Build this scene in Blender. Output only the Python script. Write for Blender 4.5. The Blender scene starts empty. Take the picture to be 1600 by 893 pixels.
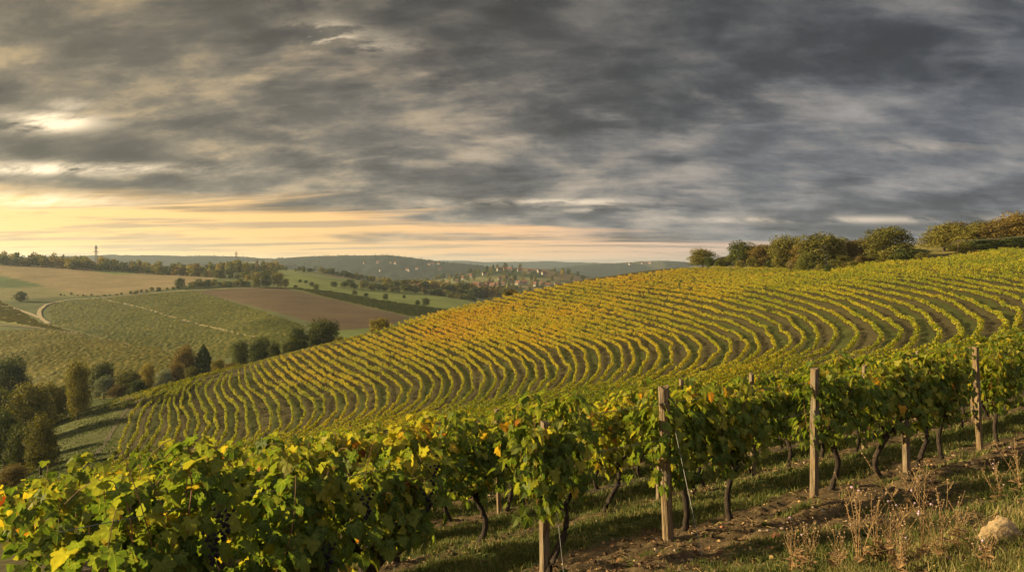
import bpy, math, random
import numpy as np
from mathutils import Vector

rng = np.random.default_rng(7)
random.seed(7)
S = bpy.context.scene
COL = S.collection
F = 1150.0            # focal length in photo pixels
CX, HY = 800.0, 418.0  # photo column straight ahead, photo row of the eye-level horizon
SUN_AZ, SUN_EL = math.radians(-88), math.radians(17)
EXPOSURE = 1.45
SUN = np.array([math.sin(SUN_AZ) * math.cos(SUN_EL), math.cos(SUN_AZ) * math.cos(SUN_EL), math.sin(SUN_EL)])
RD = np.array([0.83, 0.56])    # direction of the near vine rows
RN = np.array([-0.56, 0.83])   # away from the camera, across the rows

# ------------------------------------------------------------------ noise
def _hash(ix, iy, seed):
    h = (ix.astype(np.int64) * 374761393 + iy.astype(np.int64) * 668265263 + seed * 974634541) & 0xFFFFFFFF
    h = ((h ^ (h >> 13)) * 1274126177) & 0xFFFFFFFF
    return ((h ^ (h >> 16)) & 0xFFFF) / 65535.0
def vnoise(x, y, seed=0):
    x = np.asarray(x, float); y = np.asarray(y, float)
    ix, iy = np.floor(x), np.floor(y)
    fx, fy = x - ix, y - iy
    fx = fx * fx * (3 - 2 * fx); fy = fy * fy * (3 - 2 * fy)
    a = _hash(ix, iy, seed); b = _hash(ix + 1, iy, seed)
    c = _hash(ix, iy + 1, seed); d = _hash(ix + 1, iy + 1, seed)
    return (a * (1 - fx) + b * fx) * (1 - fy) + (c * (1 - fx) + d * fx) * fy
def fbm(x, y, seed=0, o=4):
    r = 0; a = 0.5
    for i in range(o):
        r = r + a * vnoise(np.asarray(x) * 2 ** i, np.asarray(y) * 2 ** i, seed + i * 17); a *= 0.5
    return r
def sstep(a, b, x):
    t = np.clip((np.asarray(x, float) - a) / (b - a), 0, 1)
    return t * t * (3 - 2 * t)

# ------------------------------------------------------------------ terrain profiles
# for a set of headings (photo columns): how far away the ground lies and on which photo row it shows
TAIL = [(2500, 438), (5000, 430), (12000, 425)]
PROF = {
 -300: (180, [(20, 880), (45, 842), (80, 828), (130, 795), (200, 720), (260, 670), (300, 640), (400, 590), (500, 545), (600, 505), (700, 470), (800, 440), (900, 412), (1000, 404), (1200, 420), (1600, 438)] + TAIL),
 0: (180, [(20, 852), (45, 808), (60, 800), (80, 788), (100, 773), (130, 750), (160, 720), (200, 680), (260, 632), (300, 605), (400, 560), (500, 525), (600, 493), (700, 466), (800, 440), (900, 418), (960, 412), (1200, 422), (1600, 440)] + TAIL),
 100: (185, [(20, 836), (45, 795), (60, 783), (80, 765), (100, 745), (130, 712), (160, 680), (185, 652), (210, 634), (260, 612), (300, 592), (400, 552), (500, 520), (600, 492), (700, 468), (800, 444), (900, 424), (960, 417), (1200, 425), (1600, 438)] + TAIL),
 200: (190, [(20, 826), (45, 783), (60, 768), (80, 745), (100, 725), (130, 692), (160, 655), (180, 628), (190, 619), (215, 621), (260, 606), (300, 588), (400, 550), (500, 519), (600, 491), (700, 467), (800, 446), (900, 430), (960, 424), (1200, 430), (1600, 438)] + TAIL),
 300: (200, [(20, 813), (45, 765), (60, 748), (80, 727), (100, 707), (130, 674), (160, 640), (185, 608), (200, 592), (225, 598), (260, 598), (300, 582), (400, 549), (500, 518), (600, 488), (700, 464), (800, 446), (900, 434), (960, 430), (1200, 433), (1600, 438)] + TAIL),
 440: (215, [(20, 795), (45, 745), (60, 725), (80, 703), (100, 683), (130, 650), (160, 615), (190, 578), (215, 553), (240, 562), (300, 570), (350, 556), (420, 527), (500, 505), (600, 482), (700, 463), (800, 448), (900, 437), (1000, 427), (1080, 421), (1200, 427), (1600, 438)] + TAIL),
 600: (230, [(20, 776), (45, 720), (60, 700), (80, 678), (100, 655), (130, 620), (160, 583), (190, 549), (215, 524), (230, 513), (260, 524), (330, 545), (450, 522), (520, 507), (600, 492), (700, 477), (800, 465), (900, 456), (1000, 448), (1150, 441), (1300, 443), (1600, 445)] + TAIL),
 740: (255, [(20, 757), (45, 695), (60, 675), (80, 655), (100, 632), (130, 595), (160, 558), (190, 525), (220, 497), (255, 474), (285, 483), (400, 515), (600, 505), (800, 480), (900, 472), (1000, 467), (1150, 461), (1300, 459), (1600, 451)] + TAIL),
 800: (265, [(20, 745), (30, 715), (45, 685), (60, 665), (75, 650), (90, 632), (110, 608), (140, 568), (180, 522), (220, 486), (250, 466), (265, 460), (300, 470), (400, 500), (600, 505), (900, 485), (1200, 468), (1600, 455)] + TAIL),
 930: (300, [(20, 727), (30, 697), (45, 668), (60, 645), (75, 625), (90, 607), (110, 582), (140, 545), (180, 500), (220, 467), (260, 446), (300, 434), (340, 440), (450, 475), (700, 490), (1000, 475), (1600, 455)] + TAIL),
 1080: (320, [(20, 709), (30, 679), (45, 650), (60, 625), (75, 603), (90, 582), (110, 555), (140, 520), (180, 482), (220, 455), (260, 435), (300, 421), (320, 418), (350, 421), (450, 440), (700, 470), (1000, 470), (1600, 454)] + TAIL),
 1250: (290, [(20, 688), (30, 657), (45, 625), (60, 600), (75, 577), (90, 553), (110, 522), (140, 488), (180, 456), (220, 436), (260, 426), (290, 420), (330, 421), (450, 436), (700, 460), (1000, 463), (1600, 450)] + TAIL),
 1400: (245, [(20, 668), (30, 634), (45, 598), (60, 570), (75, 543), (90, 518), (110, 492), (140, 460), (180, 430), (220, 411), (245, 404), (300, 392), (360, 385), (450, 392), (700, 430), (1000, 450), (1600, 446)] + TAIL),
 1500: (240, [(20, 652), (30, 616), (45, 582), (60, 552), (75, 525), (90, 502), (110, 475), (140, 444), (180, 417), (220, 400), (240, 395), (300, 384), (360, 377), (450, 378), (700, 415), (1000, 440), (1600, 446)] + TAIL),
 1600: (240, [(20, 636), (30, 600), (45, 565), (60, 537), (75, 510), (90, 488), (110, 460), (140, 432), (180, 408), (220, 391), (260, 382), (320, 372), (400, 368), (600, 390), (1000, 430), (1600, 440)] + TAIL),
 1900: (240, [(20, 600), (30, 565), (45, 530), (60, 505), (75, 480), (90, 460), (110, 435), (140, 410), (180, 388), (220, 372), (300, 352), (400, 345), (600, 370), (1000, 410), (1600, 435)] + TAIL),
}
def pchip(x, y, q):
    x = np.asarray(x, float); y = np.asarray(y, float); q = np.clip(q, x[0], x[-1])
    h = np.diff(x); dl = np.diff(y) / h
    m = np.zeros_like(y); m[0] = dl[0]; m[-1] = dl[-1]
    for i in range(1, len(x) - 1):
        if dl[i - 1] * dl[i] > 0:
            w1 = 2 * h[i] + h[i - 1]; w2 = h[i] + 2 * h[i - 1]
            m[i] = (w1 + w2) / (w1 / dl[i - 1] + w2 / dl[i])
    k = np.clip(np.searchsorted(x, q) - 1, 0, len(x) - 2)
    t = (q - x[k]) / h[k]
    return ((2 * t**3 - 3 * t**2 + 1) * y[k] + (t**3 - 2 * t**2 + t) * h[k] * m[k]
            + (-2 * t**3 + 3 * t**2) * y[k + 1] + (t**3 - t**2) * h[k] * m[k + 1])
TPX = np.arange(-300, 1901, 10.0)
SL0, SL1, SN = math.log(0.055), math.log(60.0), 560      # log of distance / crest distance
TSL = np.linspace(SL0, SL1, SN)
_cols = sorted(PROF)
_dc = pchip(_cols, [PROF[c][0] for c in _cols], TPX)
_tab = np.zeros((len(_cols), SN))
for i, c in enumerate(_cols):
    dc, pr = PROF[c]
    _tab[i] = pchip([math.log(d / dc) for d, _ in pr], [p for _, p in pr], TSL)
TAB = np.zeros((len(TPX), SN))
for j in range(SN):
    TAB[:, j] = pchip(_cols, _tab[:, j], TPX)
RIDGES = [  # (distance, log width, skyline as photo columns and rows)
 (3600, .16, [(-300, 401), (0, 402), (110, 400), (150, 398.5), (250, 399.5), (350, 400.5), (420, 404), (480, 412), (540, 424), (600, 436)]),
 (2500, .10, [(-300, 436), (250, 436), (300, 415), (370, 411), (420, 411), (500, 424), (560, 436)]),
 (3100, .15, [(250, 436), (330, 420), (380, 409), (440, 403.5), (500, 400.5), (560, 399), (600, 399), (640, 402), (680, 407.5), (740, 414), (800, 424), (860, 434)]),
 (7000, .12, [(480, 424), (560, 413), (620, 409), (680, 407.5), (720, 407), (760, 409), (800, 409), (850, 408), (900, 409.5), (960, 411), (1080, 413), (1500, 416), (1900, 416)]),
 (4600, .12, [(800, 432), (860, 420), (920, 413), (960, 411), (1000, 408.5), (1040, 407.5), (1080, 410), (1200, 415), (1500, 424)]),
 (1900, .13, [(600, 448), (650, 442), (700, 433), (740, 425), (790, 418.5), (850, 420), (890, 427), (940, 435), (1000, 442), (1100, 450)]),
]
def tan_tab(px, d):
    px = np.clip(px, TPX[0], TPX[-1]); fi = (px - TPX[0]) / 10.0
    i = np.clip(fi.astype(int), 0, len(TPX) - 2); a = fi - i
    dcv = _dc[i] * (1 - a) + _dc[i + 1] * a
    sl = np.clip((np.log(np.maximum(d, 1e-3) / dcv) - SL0) / (SL1 - SL0) * (SN - 1), 0, SN - 1.001)
    j = sl.astype(int); b = sl - j
    v = (TAB[i, j] * (1 - b) + TAB[i, j + 1] * b) * (1 - a) + (TAB[i + 1, j] * (1 - b) + TAB[i + 1, j + 1] * b) * a
    return (HY - v) / F
def plane(X, Y):
    p = -.56 * X + .83 * Y
    return -1.6 - np.where(p > 0, .25 * p, .06 * p)
def zt(X, Y):
    X = np.asarray(X, float); Y = np.asarray(Y, float)
    Ys = np.maximum(Y, 1.0)
    px = CX + F * X / Ys
    pxc = np.clip(px, TPX[0], TPX[-1])
    z = tan_tab(pxc, Ys) * Ys
    z0 = z
    for D, w, line in RIDGES:
        xs, ys = zip(*line)
        yc = pchip(xs, ys, pxc)
        zc = (HY - yc) / F * D; zb = tan_tab(pxc, np.full_like(pxc, D)) * D
        z = np.maximum(z, z0 + np.maximum(0, zc - zb) * np.exp(-(np.log(Ys / D) / w) ** 2))
    far = sstep(1300, 2600, Ys)
    z = z + far * (fbm(X / 130, Ys / 130, 5) - .47) * 11 + sstep(1500, 2500, Ys) * (vnoise(X / 26, Ys / 60, 9) - .5) * 5
    w = sstep(math.log(13), math.log(40), np.log(Ys))
    return plane(X, Y) * (1 - w) + z * w
def at(px, Y, dz=0.0):
    X = (px - CX) / F * Y
    return float(X), float(Y), float(zt(np.array([X]), np.array([Y]))[0]) + dz
_MY = np.exp(np.linspace(math.log(4), math.log(9000), 2600))
def hit(px, py, lift=0.0, dmin=4.0, dmax=9000):
    """first point of the ground (raised by lift) seen through photo column px, row py; None if it shows sky"""
    Y = _MY[(_MY >= dmin) & (_MY <= dmax)]
    X = (px - CX) / F * Y
    rows = HY - F * (zt(X, Y) + lift) / Y
    k = np.nonzero(rows <= py)[0]
    if not len(k): return None
    k = k[0]
    if k > 0 and rows[k - 1] != rows[k]:
        t = (rows[k - 1] - py) / (rows[k - 1] - rows[k]); y = Y[k - 1] + (Y[k] - Y[k - 1]) * t
    else: y = Y[k]
    return at(px, y)
def onp(px, p):
    """distance at photo column px of the near row line that lies p metres across the slope"""
    u = (px - CX) / F
    return p / (.83 - .56 * u)

# ------------------------------------------------------------------ mesh builder
class MB:
    def __init__(s): s.V = []; s.n = 0; s.F = []; s.U = {}
    def add(s, V, Fc, mat=0, v=0.5, y=0.0):
        V = np.asarray(V, float).reshape(-1, 3); Fc = np.asarray(Fc, np.int64)
        k = len(Fc)
        s.F.append((Fc + s.n, np.full(k, mat) if np.isscalar(mat) else mat,
                    np.full(k, v, float) if np.isscalar(v) else v, np.full(k, y, float) if np.isscalar(y) else y))
        s.V.append(V); s.n += len(V)
    def mesh(s, name, mats, smooth=False):
        me = bpy.data.meshes.new(name)
        V = np.concatenate(s.V)
        lp = np.concatenate([f.ravel() for f, *_ in s.F]); sz = np.concatenate([np.full(len(f), f.shape[1]) for f, *_ in s.F])
        me.vertices.add(len(V)); me.vertices.foreach_set('co', V.astype(np.float32).ravel())
        me.loops.add(len(lp)); me.loops.foreach_set('vertex_index', lp.astype(np.int32))
        me.polygons.add(len(sz)); me.polygons.foreach_set('loop_start', np.concatenate([[0], np.cumsum(sz)[:-1]]).astype(np.int32))
        me.polygons.foreach_set('material_index', np.concatenate([m for _, m, _, _ in s.F]).astype(np.int32))
        for nm, i in (('v', 2), ('y', 3)):
            a = me.attributes.new(nm, 'FLOAT', 'FACE'); a.data.foreach_set('value', np.concatenate([q[i] for q in s.F]).astype(np.float32))
        if s.U:
            U = np.zeros((len(V), 3), np.float32)
            for st, arr in s.U.items(): U[st:st + len(arr), :2] = arr
            a = me.attributes.new('leaf_xy', 'FLOAT_VECTOR', 'POINT'); a.data.foreach_set('vector', U.ravel())
        for m in mats: me.materials.append(m)
        me.polygons.foreach_set('use_smooth', np.full(len(sz), smooth))
        me.update(calc_edges=True); me.validate()
        return me
    def build(s, name, mats, parent=None, smooth=False):
        return link(name, s.mesh(name, mats, smooth), parent)
def link(name, data, parent=None):
    o = bpy.data.objects.new(name, data); COL.objects.link(o)
    if parent is not None: o.parent = parent
    return o
def tag(o, label=None, cat=None, group=None, kind=None):
    for k, v in (('label', label), ('category', cat), ('group', group), ('kind', kind)):
        if v: o[k] = v
    return o
def empty(name, loc, rz=0.0, label=None, cat=None, group=None):
    o = bpy.data.objects.new(name, None); COL.objects.link(o); o.empty_display_size = .2
    o.location = loc; o.rotation_euler = (0, 0, rz)
    return tag(o, label, cat, group)
def copy_thing(root, loc, rz=0.0, sc=1.0, label=None, group=None):
    r = root.copy(); COL.objects.link(r); r.location = loc; r.rotation_euler = (0, 0, rz); r.scale = (sc, sc, sc) if np.isscalar(sc) else sc
    for ch in list(root.children):
        c = ch.copy(); COL.objects.link(c); c.parent = r
        for g in list(ch.children):
            d = g.copy(); COL.objects.link(d); d.parent = c
    if label: r['label'] = label
    if group: r['group'] = group
    return r
def tube(mb, pts, rad, n=6, mat=0, v=0.5, cap=True, wob=0.0):
    pts = np.asarray(pts, float); k = len(pts); rad = np.broadcast_to(np.asarray(rad, float), (k,))
    T = np.gradient(pts, axis=0); T /= np.linalg.norm(T, axis=1, keepdims=True) + 1e-9
    up = np.where(np.abs(T[:, 2:3]) > .9, np.array([[1., 0, 0]]), np.array([[0., 0, 1]]))
    A = np.cross(T, up); A /= np.linalg.norm(A, axis=1, keepdims=True) + 1e-9; B = np.cross(T, A)
    th = np.linspace(0, 2 * math.pi, n, endpoint=False)
    R = rad[:, None] * (1 + (rng.random((k, n)) - .5) * wob)
    V = pts[:, None] + R[..., None] * (np.cos(th)[None, :, None] * A[:, None] + np.sin(th)[None, :, None] * B[:, None])
    i = np.arange(k - 1)[:, None] * n; j = np.arange(n)[None]; j2 = (j + 1) % n
    Fq = np.stack([i + j, i + j2, i + n + j2, i + n + j], -1).reshape(-1, 4)
    mb.add(V.reshape(-1, 3), Fq, mat, v)
    if cap and n > 2:
        c0 = mb.n
        for ring, c in ((0, pts[0]), (k - 1, pts[-1])):
            base = V[ring]; f = [[q, (q + 1) % n, n] for q in range(n)]
            mb.add(np.vstack([base, c[None]]), f, mat, v)
def box(mb, c, s, mat=0, v=.5, rot=0.0):
    q = np.array([[x, y, z] for x in (-.5, .5) for y in (-.5, .5) for z in (-.5, .5)]) * np.asarray(s)
    if rot:
        ca, sa = math.cos(rot), math.sin(rot)
        q = np.stack([q[:, 0] * ca - q[:, 1] * sa, q[:, 0] * sa + q[:, 1] * ca, q[:, 2]], 1)
    mb.add(q + np.asarray(c), [[0, 1, 3, 2], [4, 6, 7, 5], [0, 4, 5, 1], [2, 3, 7, 6], [0, 2, 6, 4], [1, 5, 7, 3]], mat, v)
def bar(mb, a, b, w, mat=0, v=.5):
    tube(mb, [a, b], w / 2 * 1.2, 4, mat, v, cap=False)
def unit(a): return a / (np.linalg.norm(a, axis=-1, keepdims=True) + 1e-9)

# ------------------------------------------------------------------ materials
def newmat(name):
    m = bpy.data.materials.new(name); m.use_nodes = True; nt = m.node_tree; nt.nodes.clear()
    return m, nt
def nd(nt, t, ins=None, **kw):
    n = nt.nodes.new(t)
    for k, v in kw.items(): setattr(n, k, v)
    for k, v in (ins or {}).items():
        s = n.inputs[k]
        if hasattr(v, 'is_output'): nt.links.new(v, s)
        else: s.default_value = v
    return n
def mth(nt, op, a, b=None, c=None, clamp=False):
    n = nt.nodes.new('ShaderNodeMath'); n.operation = op; n.use_clamp = clamp
    for i, v in enumerate((a, b, c)):
        if v is None: continue
        if hasattr(v, 'is_output'): nt.links.new(v, n.inputs[i])
        else: n.inputs[i].default_value = v
    return n.outputs[0]
def ramp(nt, fac, stops, interp='LINEAR'):
    n = nt.nodes.new('ShaderNodeValToRGB'); cr = n.color_ramp; cr.interpolation = interp
    while len(cr.elements) > 1: cr.elements.remove(cr.elements[0])
    cr.elements[0].position = stops[0][0]; cr.elements[0].color = (*stops[0][1], 1)
    for p, c in stops[1:]:
        e = cr.elements.new(p); e.color = (*c, 1)
    nt.links.new(fac, n.inputs[0]); return n.outputs[0]
def mixc(nt, fac, a, b, mode='MIX'):
    n = nt.nodes.new('ShaderNodeMix'); n.data_type = 'RGBA'; n.blend_type = mode; n.clamp_factor = True
    for k, v in ((0, fac), (6, a), (7, b)):
        if hasattr(v, 'is_output'): nt.links.new(v, n.inputs[k])
        elif k: n.inputs[k].default_value = (*v, 1)
        else: n.inputs[k].default_value = v
    return n.outputs[2]
def noise(nt, scale, detail=4, rough=.55, vec=None, dist=0.0):
    n = nd(nt, 'ShaderNodeTexNoise', {'Scale': scale, 'Detail': detail, 'Roughness': rough, 'Distortion': dist})
    if vec is not None: nt.links.new(vec, n.inputs['Vector'])
    return n.outputs['Fac']
def attr(nt, nm, out='Fac'):
    return nd(nt, 'ShaderNodeAttribute', attribute_name=nm).outputs[out]
def wpos(nt): return nd(nt, 'ShaderNodeNewGeometry').outputs['Position']
def finish(nt, sh): nd(nt, 'ShaderNodeOutputMaterial', {'Surface': sh})

def leafmat(name, stops, transl=.4, patch=.35, patch_scale=.35, objr=.12, rough=.5, fine=0.0, veins=False):
    m, nt = newmat(name)
    f = mth(nt, 'MULTIPLY', attr(nt, 'v'), 1.0)
    f = mth(nt, 'ADD', f, attr(nt, 'y'))
    n = noise(nt, patch_scale, 3, .5, wpos(nt))
    f = mth(nt, 'ADD', f, mth(nt, 'MULTIPLY', mth(nt, 'SUBTRACT', n, .5), patch))
    if objr:
        r = nd(nt, 'ShaderNodeObjectInfo').outputs['Random']
        f = mth(nt, 'ADD', f, mth(nt, 'MULTIPLY', mth(nt, 'SUBTRACT', r, .5), objr))
    if fine:
        n2 = noise(nt, 38, 3, .6, wpos(nt))
        f = mth(nt, 'ADD', f, mth(nt, 'MULTIPLY', mth(nt, 'SUBTRACT', n2, .5), fine))
    c = ramp(nt, f, stops)
    if veins:
        sx, sy, _ = nd(nt, 'ShaderNodeSeparateXYZ', {0: attr(nt, 'leaf_xy', 'Vector')}).outputs
        ax = mth(nt, 'ABSOLUTE', sx); dm = None
        for a in (0, 38, 82):
            d = mth(nt, 'ABSOLUTE', mth(nt, 'SUBTRACT', mth(nt, 'MULTIPLY', ax, math.cos(math.radians(a))), mth(nt, 'MULTIPLY', sy, math.sin(math.radians(a)))))
            dm = d if dm is None else mth(nt, 'MINIMUM', dm, d)
        rr = mth(nt, 'ADD', mth(nt, 'MULTIPLY', sx, sx), mth(nt, 'MULTIPLY', sy, sy))
        on = mth(nt, 'GREATER_THAN', rr, 1e-7)
        vn = nd(nt, 'ShaderNodeMapRange', {'Value': dm, 'From Min': .045, 'From Max': .008}).outputs[0]
        c = mixc(nt, mth(nt, 'MULTIPLY', mth(nt, 'MULTIPLY', vn, on), .45), c, (.30, .32, .08))
        # browned, blotched margins on some leaves
        nb = noise(nt, 26, 5, .7, wpos(nt))
        ed = nd(nt, 'ShaderNodeMapRange', {'Value': rr, 'From Min': .16, 'From Max': .60}).outputs[0]
        bl = nd(nt, 'ShaderNodeMapRange', {'Value': mth(nt, 'ADD', nb, mth(nt, 'MULTIPLY', ed, .17)), 'From Min': .66, 'From Max': .76}).outputs[0]
        c = mixc(nt, mth(nt, 'MULTIPLY', mth(nt, 'MULTIPLY', bl, on), .8), c, (.15, .075, .025))
    p = nd(nt, 'ShaderNodeBsdfPrincipled', {'Base Color': c, 'Roughness': rough, 'Specular IOR Level': .14})
    t = nd(nt, 'ShaderNodeBsdfTranslucent', {'Color': mixc(nt, 1.0, c, (1.25, 1.22, .50), 'MULTIPLY')})
    mx = nd(nt, 'ShaderNodeMixShader', {0: transl, 1: p.outputs[0], 2: t.outputs[0]})
    finish(nt, mx.outputs[0]); return m
VINE = [(0, (.036, .068, .013)), (.3, (.090, .134, .025)), (.48, (.176, .200, .034)), (.68, (.335, .295, .042)), (.80, (.44, .31, .036)), (.91, (.44, .19, .02)), (1, (.24, .05, .018))]
M_LEAF = leafmat('vine_leaf', VINE, .54, .15, .7, .06, .58, fine=.10, veins=True)
VROW = [(0, (.030, .062, .008)), (.3, (.082, .125, .014)), (.48, (.175, .195, .018)), (.66, (.35, .30, .022)), (.82, (.48, .32, .022)), (.92, (.44, .19, .02)), (1, (.25, .06, .018))]
M_ROW = leafmat('vine_row_leaf', VROW, .40, .30, .06, .04, .6)
M_FIELDROW = leafmat('field_vine_leaf', [(0, (.045, .06, .010)), (.5, (.115, .120, .016)), (1, (.24, .19, .025))], .3, .5, .02, 0, .7)
TREEPAL = {
 'green': [(0, (.018, .026, .006)), (.5, (.060, .070, .014)), (1, (.15, .14, .026))],
 'dark': [(0, (.011, .018, .005)), (.5, (.036, .048, .012)), (1, (.09, .095, .022))],
 'olive': [(0, (.036, .040, .009)), (.5, (.105, .098, .019)), (1, (.21, .17, .033))],
 'yellow': [(0, (.07, .065, .012)), (.5, (.17, .14, .022)), (1, (.30, .21, .035))],
 'rust': [(0, (.040, .030, .009)), (.5, (.112, .082, .020)), (1, (.21, .14, .030))],
 'silver': [(0, (.06, .075, .045)), (.5, (.14, .15, .09)), (1, (.26, .26, .17))],
}
M_TREE = {k: leafmat('tree_foliage_' + k, [(p, tuple(q * {'dark': 1.45}.get(k, 1.2) for q in cc)) for p, cc in v], .25, .5, .25, .35, .7) for k, v in TREEPAL.items()}

def simple(name, stops, scale=6, rough=.85, bump=.3, vec_scale=None, detail=6):
    m, nt = newmat(name)
    tc = nd(nt, 'ShaderNodeTexCoord').outputs['Object']
    if vec_scale:
        tc = nd(nt, 'ShaderNodeMapping', {'Vector': tc, 'Scale': vec_scale}).outputs[0]
    n = noise(nt, scale, detail, .65, tc)
    c = ramp(nt, n, stops)
    bp = nd(nt, 'ShaderNodeBump', {'Strength': bump, 'Distance': .02, 'Height': n})
    p = nd(nt, 'ShaderNodeBsdfPrincipled', {'Base Color': c, 'Roughness': rough, 'Normal': bp.outputs[0], 'Specular IOR Level': .2})
    finish(nt, p.outputs[0]); return m
M_BARK = simple('vine_bark', [(.3, (.010, .007, .005)), (.55, (.034, .024, .017)), (.75, (.085, .062, .042))], 9, .9, .9, (6, 6, 1.2))
M_CANE = simple('vine_cane', [(.3, (.09, .035, .018)), (.7, (.20, .11, .05))], 8, .7, .2)
M_TRUNK = simple('tree_bark', [(.3, (.03, .022, .016)), (.7, (.09, .07, .05))], 4, .9, .5, (3, 3, .7))
def postmat():
    m, nt = newmat('weathered_post_wood')
    tc = nd(nt, 'ShaderNodeTexCoord').outputs['Object']
    g = noise(nt, 7, 8, .7, nd(nt, 'ShaderNodeMapping', {'Vector': tc, 'Scale': (11, 11, .6)}).outputs[0]); st = noise(nt, 3, 5, .6, tc)
    c = ramp(nt, g, [(.32, (.026, .017, .010)), (.45, (.105, .070, .038)), (.58, (.21, .148, .08)), (.74, (.33, .24, .14))])
    grey = ramp(nt, g, [(.30, (.035, .030, .024)), (.46, (.12, .105, .085)), (.72, (.27, .24, .20))])
    r = nd(nt, 'ShaderNodeObjectInfo').outputs['Random']
    f = mth(nt, 'ADD', mth(nt, 'MULTIPLY', r, .28), mth(nt, 'MULTIPLY', mth(nt, 'SUBTRACT', st, .47), 2.2), None, True)
    c = mixc(nt, f, c, grey)
    bp = nd(nt, 'ShaderNodeBump', {'Strength': 1.0, 'Distance': .012, 'Height': g})
    finish(nt, nd(nt, 'ShaderNodeBsdfPrincipled', {'Base Color': c, 'Roughness': .92, 'Specular IOR Level': .15, 'Normal': bp.outputs[0]}).outputs[0]); return m
M_POST = postmat()
M_WIRE = simple('galvanised_wire', [(.3, (.10, .10, .10)), (.7, (.22, .21, .20))], 20, .5, 0)
M_STEEL = simple('pylon_steel', [(.3, (.10, .10, .10)), (.7, (.16, .16, .155))], 3, .6, 0)
M_STONE = simple('limestone', [(.25, (.10, .066, .034)), (.5, (.24, .17, .092)), (.8, (.40, .30, .18))], 5, .9, .8, None, 9)
M_PEBBLE = simple('pale_pebble', [(.25, (.16, .11, .07)), (.75, (.40, .31, .22))], 12, .9, .4)
M_CLAY = simple('terracotta_clod', [(.25, (.16, .065, .03)), (.75, (.34, .16, .08))], 12, .9, .4)
M_GRAPE = simple('dark_grape_skin', [(.3, (.004, .003, .007)), (.7, (.016, .011, .020))], 30, .45, 0)
M_STALK = simple('dry_stalk', [(.3, (.12, .070, .030)), (.7, (.32, .20, .09))], 14, .85, 0)
M_SEED = simple('dry_seed_head', [(.3, (.16, .10, .05)), (.7, (.40, .28, .16))], 60, .9, .4)
M_PETAL = simple('pale_mauve_petal', [(.3, (.34, .21, .30)), (.7, (.55, .40, .47))], 60, .8, .2)
M_WALL = simple('house_render', [(.3, (.21, .18, .145)), (.7, (.34, .30, .245))], 2, .9, 0)
M_ROOF = simple('red_roof_tiles', [(.3, (.12, .05, .03)), (.7, (.20, .09, .055))], 2, .85, 0)
M_WINDOW = simple('dark_window_glass', [(.3, (.02, .022, .025)), (.7, (.05, .055, .06))], 2, .2, 0)
M_ROAD = simple('pale_dirt_track', [(.3, (.20, .155, .08)), (.7, (.33, .26, .15))], .4, .95, .2)
M_DIRT = simple('brown_dirt_track', [(.3, (.075, .060, .028)), (.7, (.15, .11, .055))], .4, .95, .2)

def grassmat():
    m, nt = newmat('grass_blade')
    f = mth(nt, 'ADD', attr(nt, 'v'), mth(nt, 'MULTIPLY', mth(nt, 'SUBTRACT', noise(nt, .8, 3, .6, wpos(nt)), .5), .9))
    c = ramp(nt, f, [(0, (.040, .058, .011)), (.42, (.076, .098, .018)), (.72, (.16, .150, .040)), (1, (.34, .25, .11))])
    p = nd(nt, 'ShaderNodeBsdfPrincipled', {'Base Color': c, 'Roughness': .6, 'Specular IOR Level': .2})
    t = nd(nt, 'ShaderNodeBsdfTranslucent', {'Color': c})
    finish(nt, nd(nt, 'ShaderNodeMixShader', {0: .35, 1: p.outputs[0], 2: t.outputs[0]}).outputs[0]); return m
M_GRASS = grassmat()
def littermat():
    m, nt = newmat('dead_leaf')
    c = ramp(nt, attr(nt, 'v'), [(0, (.05, .025, .012)), (.5, (.16, .085, .035)), (.85, (.34, .22, .09)), (1, (.40, .30, .10))])
    finish(nt, nd(nt, 'ShaderNodeBsdfPrincipled', {'Base Color': c, 'Roughness': .8, 'Specular IOR Level': .2}).outputs[0]); return m
M_LITTER = littermat()

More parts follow.
